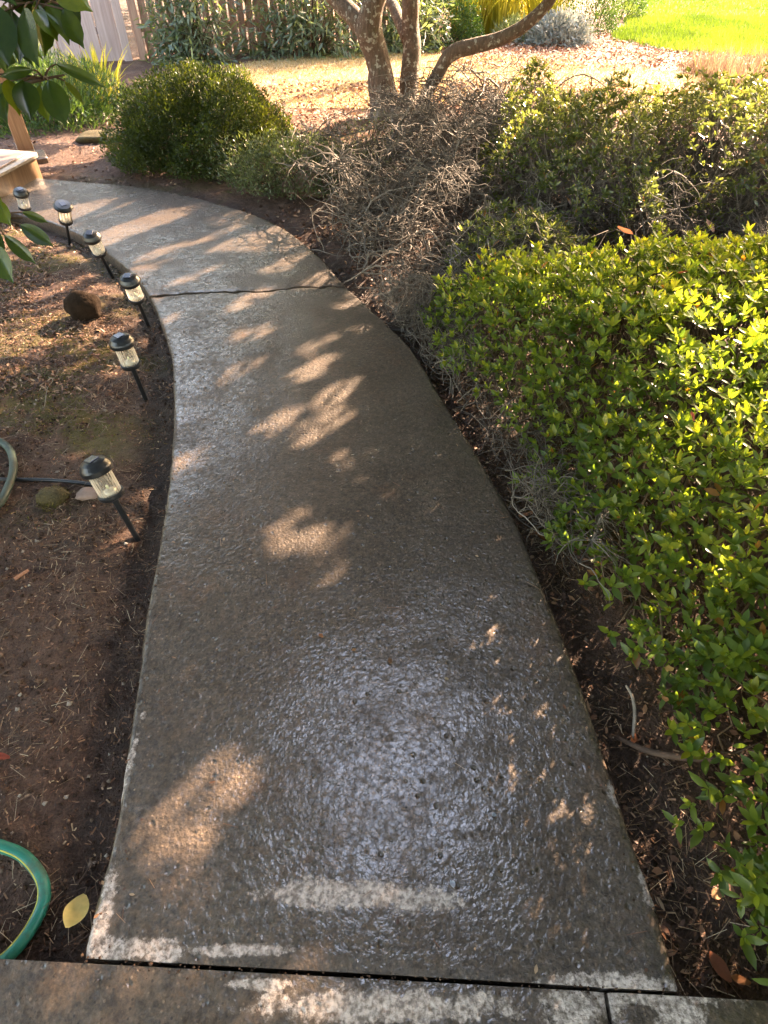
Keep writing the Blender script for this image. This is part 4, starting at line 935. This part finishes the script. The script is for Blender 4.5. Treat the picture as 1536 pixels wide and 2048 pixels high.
# ------------------------------------------------------------------ hoses and pipe
def hose(label, pts, rad, mat, stripe=None, name='garden_hose', cat='hose'):
    P = [tuple(spx(a, b, dz)) for a, b, dz in pts]; S = spline(P, 90)
    S[:, 2] = np.convolve(np.pad(S[:, 2], 6, 'edge'), np.ones(13) / 13, 'valid')
    e = empty(name, P[len(P) // 2]); link('tube', tube_mesh('tube', S, rad, mat, 16, 90), e)
    if stripe:
        T_ = nrm(np.gradient(S, axis=0)); side = nrm(np.cross(T_, np.array([0, 0, 1.0]))); Q = S + side * rad * stripe[1] * .66 + np.array([0, 0, rad * .74])
        link('stripe', tube_mesh('stripe', Q, rad * .12, stripe[0], 6, 90), e)
    tag(e, label, cat); return e
M['hose_green'] = plain('green_vinyl', (.012, .150, .105), .3, .2, 20, .1, 80)
M['hose_grey'] = plain('weathered_vinyl', (.055, .085, .065), .55, .3, 25, .2, 80)
M['stripe'] = plain('yellow_stripe', (.45, .42, .06), .4, .2, 20)
def hose_mat(name, col, dirt, rough):
    k = NT(name); a = k.noise(18, 5, .7, k.obj()); b = k.noise(120, 3, .6, k.obj())
    c = k.mix(k.rng(a, .5, .68, 0, .75), col, dirt); k.set(Base_Color=k.mix(k.rng(b, .55, .75, 0, .4), c, tuple(x * 1.6 for x in col)), Roughness=k.rng(a, .4, .7, rough, .75), Normal=k.bump(b, .15, .003)); return k.m
M['hose_green'] = hose_mat('green_vinyl', (.012, .150, .105), (.05, .075, .05), .28); M['hose_grey'] = hose_mat('weathered_vinyl', (.028, .048, .036), (.065, .055, .038), .5)
hose('glossy teal-green garden hose loop at the lower left', [(-160, 1700, .012), (-60, 1680, .012), (0, 1694, .012), (52, 1716, .012), (86, 1758, .012), (92, 1800, .012), (74, 1850, .014), (38, 1900, .016), (-6, 1942, .020), (-70, 1990, .03)], .0135, M['hose_green'], (M['stripe'], 1))
hose('weathered grey-green hose loop at the left edge beside the thin pipe', [(-140, 905, .018), (-60, 880, .018), (-10, 884, .018), (22, 905, .018), (31, 942, .02), (20, 985, .02), (-6, 1022, .018), (-80, 1060, .018)], .0145, M['hose_grey'])
hose('thin dark irrigation pipe running from the left edge to the nearest solar light', [(-120, 958, .008), (0, 962, .008), (90, 963, .008), (165, 968, .006), (205, 972, -.004)], .0075, M['black'], None, 'irrigation_pipe', 'pipe')

# ------------------------------------------------------------------ big glossy leaves hanging in at the upper left
M['camellia'] = leaf_mat('glossy_leaf', [(0, (.022, .050, .014)), (.5, (.045, .090, .018)), (.85, (.08, .135, .02)), (1, (.14, .19, .02))], .4, (2.2, 2.0, .35), .2, .6, rnd_obj=True)
cam_sh = empty('glossy_leaved_shrub', (-1.75, 1.35, -.04))
def big_leaf(a, b, w, curl, fold, n=9):
    """leaf blade from a to b"""
    a, b = Vector(a), Vector(b); d = (b - a); L = d.length; d.normalize(); view = (Vector((0, 0, CAMH)) - (a + b) / 2).normalized()
    nn = (view * .75 + Vector((random.gauss(0, .3), random.gauss(0, .25), .45))).normalized(); x = d.cross(nn).normalized(); nn = x.cross(d)
    V = []; Fc = []; m = 7
    for i in range(n):
        t = i / (n - 1); wd = w * .5 * (math.sin(math.pi * min(1, t * .95 + .02) ** .95) ** .85) if 0 < i < n - 1 else w * .012
        if i == n - 2: wd *= .55
        for j in range(m):
            s_ = (j - (m - 1) / 2) / ((m - 1) / 2)
            p = a + d * (L * t) + x * (wd * s_) + nn * (fold * wd * abs(s_) ** 1.4 - curl * L * (t ** 2) * .5 + curl * L * t * .4) + nn * (.0012 if s_ == 0 else 0) * -1
            V.append(p)
    for i in range(n - 1):
        for j in range(m - 1): Fc.append((i * m + j, i * m + j + 1, (i + 1) * m + j + 1, (i + 1) * m + j))
    return V, Fc
LV = [((-22, 5), (18, 132), 62, 1.30), ((22, 18), (40, 128), 38, 1.38), ((48, 16), (74, 132), 50, 1.30), ((70, 18), (116, 82), 40, 1.36), ((98, 6), (139, 90), 34, 1.40), ((126, 18), (168, 97), 34, 1.36), ((108, -28), (184, 22), 46, 1.33), ((58, -14), (92, 24), 26, 1.45), ((94, -14), (150, 40), 42, 1.45), ((6, 88), (-4, 142), 32, 1.42), ((28, 66), (66, 132), 22, 1.42), ((-16, 62), (12, 146), 34, 1.36), ((30, -22), (64, 34), 40, 1.42), ((-30, -20), (34, 10), 40, 1.38), ((-10, -30), (60, -4), 36, 1.42),
      ((66, 140), (-2, 154), 20, 1.40), ((16, 158), (40, 232), 34, 1.44), ((48, 162), (62, 242), 44, 1.40), ((80, 168), (97, 246), 28, 1.45), ((97, 160), (132, 252), 46, 1.38), ((112, 128), (214, 176), 20, 1.48), ((130, 162), (166, 208), 15, 1.48), ((2, 168), (14, 246), 34, 1.46), ((70, 150), (30, 200), 22, 1.48), ((-20, 150), (2, 232), 36, 1.44),
      ((-14, 398), (22, 452), 30, 1.50), ((44, 424), (98, 446), 15, 1.62), ((40, 449), (108, 494), 28, 1.52), ((8, 470), (72, 528), 24, 1.52), ((-14, 492), (26, 566), 42, 1.46), ((-24, 452), (8, 520), 30, 1.5), ((-30, 380), (6, 420), 24, 1.5)]
LV2 = [((a[0] + random.uniform(-16, 26), a[1] - random.uniform(4, 26)), (b[0] + random.uniform(-14, 22), b[1] - random.uniform(2, 30)), w * random.uniform(.8, 1.05), t + random.uniform(.05, .13)) for a, b, w, t in LV[:15]]
LV = LV[:15] + LV2 + LV[15:]
hub = {0: pxd(60, -20, 1.42), 1: pxd(88, 158, 1.44), 2: pxd(-10, 440, 1.53)}
for i, (a, b, w, t) in enumerate(LV):
    A, Bp = pxd(*a, t), pxd(*b, t + random.uniform(-.05, .03)); V, Fc = big_leaf(A, Bp, 1.12 * w * t / F, random.uniform(.05, .28), random.uniform(.15, .4))
    lf = link('leaf', mesh('leaf', V, Fc, M['camellia'], True), cam_sh)
    h = hub[0 if i < 30 else 1 if i < 40 else 2]
    if i < 30: h = pxd(20 + (i % 5) * 24, -8 + (i % 3) * 8, 1.42)
    link('leaf_stalk', tube_mesh('leaf_stalk', [h, (h + A) / 2 + Vector((0, 0, .006)), A], [.0026, .0016], M['stem'], 5, 8), lf)
root = Vector((-1.75, 1.35, -.05))
for nm, pts, rd in [('trunk', [root, (-1.78, 1.33, .5), (-1.70, 1.30, 1.1), (-1.62, 1.30, 1.7)], [.03, .024, .016, .008]),
                    ('branch', [(-1.74, 1.32, .8), (-1.45, 1.30, 1.2), pxd(-60, -30, 1.45), pxd(40, -4, 1.42), pxd(140, -12, 1.40)], [.013, .009, .006, .004, .003]),
                    ('branch', [(-1.72, 1.31, .75), (-1.4, 1.32, 1.05), pxd(-40, 190, 1.5), pxd(30, 172, 1.46), pxd(88, 158, 1.44), pxd(128, 150, 1.46)], [.012, .008, .006, .0045, .0035, .002]),
                    ('branch', [(-1.76, 1.34, .45), (-1.5, 1.33, .75), pxd(-70, 470, 1.55), pxd(-10, 440, 1.53), pxd(44, 436, 1.56)], [.011, .008, .006, .004, .002])]:
    link(nm, tube_mesh(nm, pts, rd, M['stem'], 7, 30), cam_sh)
tag(cam_sh, 'shrub with large glossy hanging leaves in the upper left foreground', 'shrub')

# ------------------------------------------------------------------ litter on the beds
def bed_points(n, x0, x1, y0, y1, dens=None, dmin=.015):
    out = np.zeros((0, 2))
    while len(out) < n:
        q = np.stack([rng.uniform(x0, x1, n * 2), rng.uniform(y0, y1, n * 2)], 1); ok = ~inside(q, POLY2) & (q[:, 1] > front_y(q[:, 0]) + .02)
        q = q[ok]
        if dens is not None: q = q[rng.random(len(q)) < dens(q)]
        out = np.vstack([out, q])
    q = out[:n]; return np.column_stack([q, soil_z(q[:, 0], q[:, 1])])
def flat_bits(P, L, W, tpl, tilt=.25, lift=.002):
    n = len(P); a = rng.random(n) * 6.283; D = np.stack([np.cos(a), np.sin(a), rng.normal(0, tilt, n)], 1); N = np.stack([rng.normal(0, tilt, n), rng.normal(0, tilt, n), np.ones(n)], 1)
    return leaves(P + [0, 0, lift], D, N, L(n), W(n), tpl)
clus = lambda s, f=3.0, lo=.42: (lambda q: np.clip((fbm(q[:, 0] * f, q[:, 1] * f, s, 3) - lo) * 5, .04, 1))
parts = [flat_bits(bed_points(9000, -2.6, -.55, .15, 3.6, clus(301)), lambda n: rng.uniform(.015, .06, n), lambda n: rng.uniform(.0008, .0016, n), STRIP, .18, .004),
         flat_bits(bed_points(5000, -3.6, -.9, 2.2, 4.9, clus(302)), lambda n: rng.uniform(.015, .06, n), lambda n: rng.uniform(.001, .0024, n), STRIP, .2, .004),
         flat_bits(bed_points(9000, .1, 1.2, .1, 3.4, clus(303)), lambda n: rng.uniform(.02, .07, n), lambda n: rng.uniform(.0009, .0018, n), STRIP, .2, .004)]
V, Fc, T = merge(parts); tag(link('pine_needles', mesh('pine_needles', V, Fc, M['needle'], False, T)), 'scattered dry brown needles and fibres over the soil beds', 'needles', kind='stuff')
parts = [flat_bits(bed_points(2200, -2.6, -.55, .15, 3.4, clus(311, 4, .5)), lambda n: rng.uniform(.006, .02, n), lambda n: rng.uniform(.004, .010, n), LEAF4, .4, .003),
         flat_bits(bed_points(3000, -3.6, -1.0, 2.4, 4.9, clus(312, 3, .45)), lambda n: rng.uniform(.01, .035, n), lambda n: rng.uniform(.006, .016, n), LEAF8, .4, .005),
         flat_bits(bed_points(5200, -3.4, -1.15, 2.3, 4.6, clus(318, 2.2, .44)), lambda n: rng.uniform(.012, .045, n), lambda n: rng.uniform(.005, .013, n), LEAF8, .45, .008),
         flat_bits(bed_points(2600, .15, 1.2, .1, 3.2, clus(313)), lambda n: rng.uniform(.012, .04, n), lambda n: rng.uniform(.007, .018, n), LEAF8, .4, .005),
         flat_bits(bed_points(3600, -1.1, 1.2, 3.0, 6.0, clus(314, 3, .4)), lambda n: rng.uniform(.02, .05, n), lambda n: rng.uniform(.012, .026, n), LEAF8, .5, .008),
         flat_bits(bed_points(2500, -4.2, -.8, 5.4, 7.4), lambda n: rng.uniform(.02, .05, n), lambda n: rng.uniform(.01, .02, n), LEAF8, .5, .006)]
parts += [flat_bits(bed_points(13000, -2.6, -.55, .12, 3.4, clus(331, 3, .34)), lambda n: rng.uniform(.004, .018, n), lambda n: rng.uniform(.0012, .004, n), STRIP, .5, .002),
          flat_bits(bed_points(9000, -3.6, -1.0, 2.4, 4.9, clus(332, 3, .34)), lambda n: rng.uniform(.006, .024, n), lambda n: rng.uniform(.002, .006, n), STRIP, .5, .003),
          flat_bits(bed_points(9000, .1, 1.2, .1, 3.2), lambda n: rng.uniform(.006, .022, n), lambda n: rng.uniform(.0015, .005, n), STRIP, .5, .003)]
V, Fc, T = merge(parts); tag(link('leaf_litter', mesh('leaf_litter', V, Fc, M['litter'], False, T)), 'dead brown and reddish leaf litter over the beds', 'leaf litter', kind='stuff')
q = np.vstack([np.stack([rng.uniform(-1.6, 4.6, 7000), rng.uniform(6.4, 9.6, 7000)], 1), np.stack([rng.uniform(1.0, 6.5, 9000), rng.uniform(10.6, 14.5, 9000)], 1)])
q = q[~inside(q, gpoly)]; V, Fc, T = flat_bits(np.column_stack([q, np.full(len(q), .01)]), lambda n: rng.uniform(.03, .08, n), lambda n: rng.uniform(.015, .04, n), LEAF4, .5, .012)
tag(link('bark_mulch', mesh('bark_mulch', V, Fc, M['farlitter'], False, T)), 'red-brown bark mulch and fallen leaves around the tree and far beds', 'mulch', kind='stuff')

OCT = (np.array([(0, 0, 1), (1, 0, .1), (.2, 1, 0), (-.9, .1, .1), (0, -1, 0), (0, 0, -.8)], float), np.array([(0, 1, 2), (0, 2, 3), (0, 3, 4), (0, 4, 1), (5, 2, 1), (5, 3, 2), (5, 4, 3), (5, 1, 4)]))
P = np.vstack([bed_points(9000, -2.4, -.5, .1, 3.0, clus(321, 3, .36)), bed_points(3500, -3.4, -1.0, 2.5, 4.8, clus(322, 3, .38)), bed_points(5000, .1, 1.1, .1, 3.2)])
i_ = rng.integers(0, 259, 700); sd = rng.random(700)[:, None] < .5; e_ = np.abs(rng.normal(0, .022, 700))[:, None]; ed = np.where(sd, LS[i_] * (1 - e_) + RS[i_] * e_, RS[i_] * (1 - e_) + LS[i_] * e_); ed[:, 2] = .001; P = np.vstack([P, ed])
xx = rng.uniform(-.62, .6, 260); P = np.vstack([P, np.stack([xx, front_y(xx) - .004 + rng.normal(0, .008, 260), np.full(260, -.004)], 1)]); n = len(P)
sz = .0025 + .0075 * rng.random(n) ** 3; sz[-960:] *= rng.uniform(.2, .55, 960); V, Fc, T = leaves(P, rng.normal(0, 1, (n, 3)), rng.normal(0, 1, (n, 3)), sz * rng.uniform(.7, 1.4, n), sz, OCT)
tag(link('soil_crumbs', mesh('soil_crumbs', V, Fc, M['crumb'], False, T)), 'crumbs and small clods of earth on the beds', 'soil', kind='stuff')
q = np.stack([rng.uniform(-3.6, -.9, 60000), rng.uniform(1.4, 5.0, 60000)], 1); q = q[(~inside(q, POLY2)) & (rng.random(len(q)) < moss_f(q[:, 0], q[:, 1]) * .9 * np.clip((fbm(q[:, 0] * 14, q[:, 1] * 14, 29, 2) - .35) * 4, 0, 1))]
V, Fc, T = blades(np.column_stack([q, soil_z(q[:, 0], q[:, 1])]), .012, .0032, 1.8); tag(link('moss', mesh('moss', V, Fc, M['mossblade'], False, T)), 'olive green moss carpet in patches on the left bed', 'moss', kind='stuff')
n = 260; f_ = rng.random(n); i_ = rng.integers(0, 259, n); e_ = np.where(rng.random(n) < .6, np.abs(rng.normal(0, .06, n)), rng.random(n)); e_ = np.where(rng.random(n) < .5, e_, 1 - e_)[:, None]
P = LS[i_] * (1 - e_) + RS[np.minimum(i_, 259)] * e_; P[:, 2] = .004
V, Fc, T = merge([flat_bits(P[:150], lambda n: rng.uniform(.012, .045, n), lambda n: rng.uniform(.0008, .0016, n), STRIP, .05, .001), flat_bits(P[150:], lambda n: rng.uniform(.005, .018, n), lambda n: rng.uniform(.003, .009, n), LEAF8, .1, .002)])
tag(link('path_debris', mesh('path_debris', V, Fc, M['litter'], False, T)), 'needles and leaf crumbs washed onto the concrete path', 'debris', kind='stuff')

# ------------------------------------------------------------------ single fallen leaves, chips and sticks
def one_leaf(label, at, L, W, rot, col, tilt=(0, 0), dz=.006, onpath=False, name='fallen_leaf', cat='leaf', zz=None):
    p = px(*at, .004) if onpath else spx(*at)
    if zz is not None: p = px(*at, zz)
    V = []; Fc = []; n, m = 9, 5
    for i in range(n):
        t = i / (n - 1); wd = W * .5 * math.sin(math.pi * min(1, t * .94 + .03)) ** .8
        for j in range(m):
            s_ = (j - 2) / 2; V.append((wd * s_, L * (t - .5), .18 * wd * s_ * s_ + .12 * L * (t - .5) ** 2 + .0015 * math.sin(t * 9 + s_ * 2)))
    for i in range(n - 1):
        for j in range(m - 1): Fc.append((i * m + j, i * m + j + 1, (i + 1) * m + j + 1, (i + 1) * m + j))
    e = empty(name, p + Vector((0, 0, dz))); e.rotation_euler = (tilt[0], tilt[1], rot)
    k = leaf_mat(name, [(0, tuple(c * .9 for c in col)), (1, col)], .25, (1.2, 1.1, .8), .7, .25)
    link('blade', mesh('blade', V, Fc, k, True), e, local=True)
    link('stalk', tube_mesh('stalk', [(0, -L * .5, .12 * L * .25), (.002, -L * .62, .004), (.004, -L * .72, .002)], [.0012, .0008], M['stem'], 5, 6), e, local=True)
    return tag(e, label, cat)
one_leaf('pale yellow leaf against the left corner of the path', (160, 1828), .072, .050, math.pi - .15, (.90, .66, .22), (.35, -.2), .024)
one_leaf('red dead leaf scrap at the left edge of the bed', (4, 1516), .05, .02, 1.5, (.32, .07, .04), (.1, .2), .008)
one_leaf('small orange leaf scrap on the middle of the path', (642, 1272), .018, .011, .8, (.34, .14, .06), (0, 0), .002, True)
one_leaf('tiny orange leaf scrap right of the first scrap on the path', (708, 1300), .014, .008, 2.0, (.42, .22, .10), (0, 0), .002, True)
one_leaf('dark brown leaf scrap on the path', (780, 1322), .02, .013, .2, (.16, .08, .04), (0, 0), .002, True)
one_leaf('small pale fleck of leaf near the path centre', (893, 1358), .012, .008, 1.2, (.48, .36, .22), (0, 0), .002, True)
one_leaf('curled orange dead leaf on the soil right of the path', (1080, 1082), .07, .022, .7, (.34, .13, .05), (.2, .3), .02)
one_leaf('brown dead leaf caught on the azalea beside the gap', (1250, 462), .10, .05, 1.9, (.30, .13, .09), (.5, .5), .0, zz=.36)
one_leaf('orange-brown dead leaf on top of the azalea', (1360, 600), .055, .03, 1.2, (.42, .17, .07), (.3, .3), .0, zz=.53)
one_leaf('dull brown dead leaf in the twig gap at the right', (1420, 452), .09, .05, .4, (.26, .13, .09), (.5, .2), .0, zz=.30)
one_leaf('rusty dead leaf near the back of the near azalea', (1365, 545), .06, .035, 2.4, (.32, .12, .07), (.3, .6), .0, zz=.52)
one_leaf('yellowish dying leaf low on the azalea side', (1338, 1338), .042, .02, 2.7, (.58, .38, .13), (.6, .3), .0, zz=.30)
one_leaf('tan dying leaf just below the yellowish one on the azalea side', (1330, 1398), .035, .014, 3.0, (.48, .25, .10), (.7, .2), .0, zz=.26)
one_leaf('reddish curled leaf among bright azalea leaves', (1385, 832), .03, .012, .3, (.45, .10, .05), (.6, .2), .0, zz=.56)
one_leaf('tan fallen leaf at the lower right under the azalea', (1430, 1790), .035, .022, 2.2, (.34, .20, .10), (.2, .1), .01)
one_leaf('orange fallen leaf at the lower right corner of the bed', (1476, 1962), .045, .018, 1.4, (.36, .15, .06), (.2, .2), .012)
one_leaf('reddish fallen leaf right of the path corner', (1435, 1935), .06, .028, .5, (.28, .10, .05), (.2, -.2), .012)
one_leaf('dark orange fallen leaf by the white stick', (1265, 1480), .035, .02, 2.5, (.36, .12, .05), (.2, -.2), .01)
one_leaf('small pale bluish petal on the wet near path', (905, 1768), .016, .012, .5, (.42, .46, .55), (0, 0), .002, True, 'petal', 'petal')
one_leaf('pale bluish petal farther up on the wet near path', (988, 1630), .012, .009, 1.5, (.42, .46, .55), (0, 0), .002, True, 'petal', 'petal')
M['chip'] = wood_mat('wood_chip', (.25, .09, .04), (.36, .15, .07), (.45, .22, .11), 6)
def chip(label, at, L, W, rot, tilt=.12):
    p = spx(*at, .008); V, Fc = boxv(W, L, .006, .0015); V = [(x * (1 - .25 * (y > 0)) + .08 * y * y / L, y, z + .12 * y * y / L) for x, y, z in V]
    o = link('wood_chip', mesh('wood_chip', V, Fc, M['chip']), loc=p); o.rotation_euler = (tilt, .2, rot); return tag(o, label, 'wood chip')
chip('orange wood chip on the left bed soil', (46, 1153), .048, .013, -.75)
chip('pinkish bark chip on the soil right of the path', (1052, 1032), .062, .014, -1.25)
M['paleti'] = plain('pale_stick', (.22, .18, .14), .7, .25, 30, .4, 60); M['darkst'] = plain('dark_stick', (.085, .05, .032), .8, .35, 30, .4, 60)
def stick(label, pts, rad, mat):
    P = [tuple(spx(a, b, dz)) for a, b, dz in pts]; return tag(link('stick', tube_mesh('stick', P, rad, mat, 7, 24)), label, 'stick')
stick('bent whitish stick standing at the azalea edge', [(1240, 1392, .06), (1256, 1412, .045), (1263, 1440, .03), (1264, 1480, .006)], [.003, .0045, .005, .004], M['paleti'])
stick('dark fallen branch lying under the lower azalea edge', [(1230, 1478, .012), (1290, 1508, .02), (1360, 1525, .03), (1450, 1535, .05)], [.005, .008, .009, .008], M['darkst'])
stick('thin pale curved twig on the mossy left bed', [(90, 815, .006), (97, 780, .01), (108, 765, .012), (98, 757, .01)], [.0014, .0018, .0012], M['paleti'])
stick('grey bare branch arching over the dead twigs near the path edge', [(640, 585, .03), (700, 580, .06), (800, 540, .16), (850, 525, .2), (880, 545, .16)], [.003, .005, .006, .005], M['paleti'])
# low grey wall at the far top
V, Fc = boxv(4.2, .35, .45, .02); o = link('garden_wall', mesh('garden_wall', V, Fc, plain('wall_stone', (.26, .27, .28), .9, .15, 4, .3, 20)), loc=(2.4, 20.5, 0)); o.rotation_euler.z = -.08; tag(o, 'low grey garden wall far behind the yellow grasses', 'wall')

# ------------------------------------------------------------------ unseen trees added beyond the garden to block low sky reflected in the path
n = 15000; a = np.where(rng.random(n) < .72, rng.uniform(R(-80), R(9), n), rng.uniform(R(62), R(105), n)); d = rng.uniform(17, 24, n)
top = 5.5 + 5.5 * fbm(a * 6, a * 0 + 3, 91, 3); P = np.stack([np.sin(a) * d, np.cos(a) * d, 1.0 + top * rng.random(n) ** .8], 1)
V, Fc, T = leaves(P, rng.normal(0, 1, (n, 3)) + [0, 0, -.3], rng.normal(0, .6, (n, 3)) + [0, 0, 1], rng.uniform(.3, .6, n), rng.uniform(.2, .4, n), LEAF8)
tag(link('screen_trees', mesh('screen_trees', V, Fc, M['canopy'], False, T)), 'unseen mass of dark trees added beyond the fence to block sky reflections', 'screen_trees', kind='stuff')
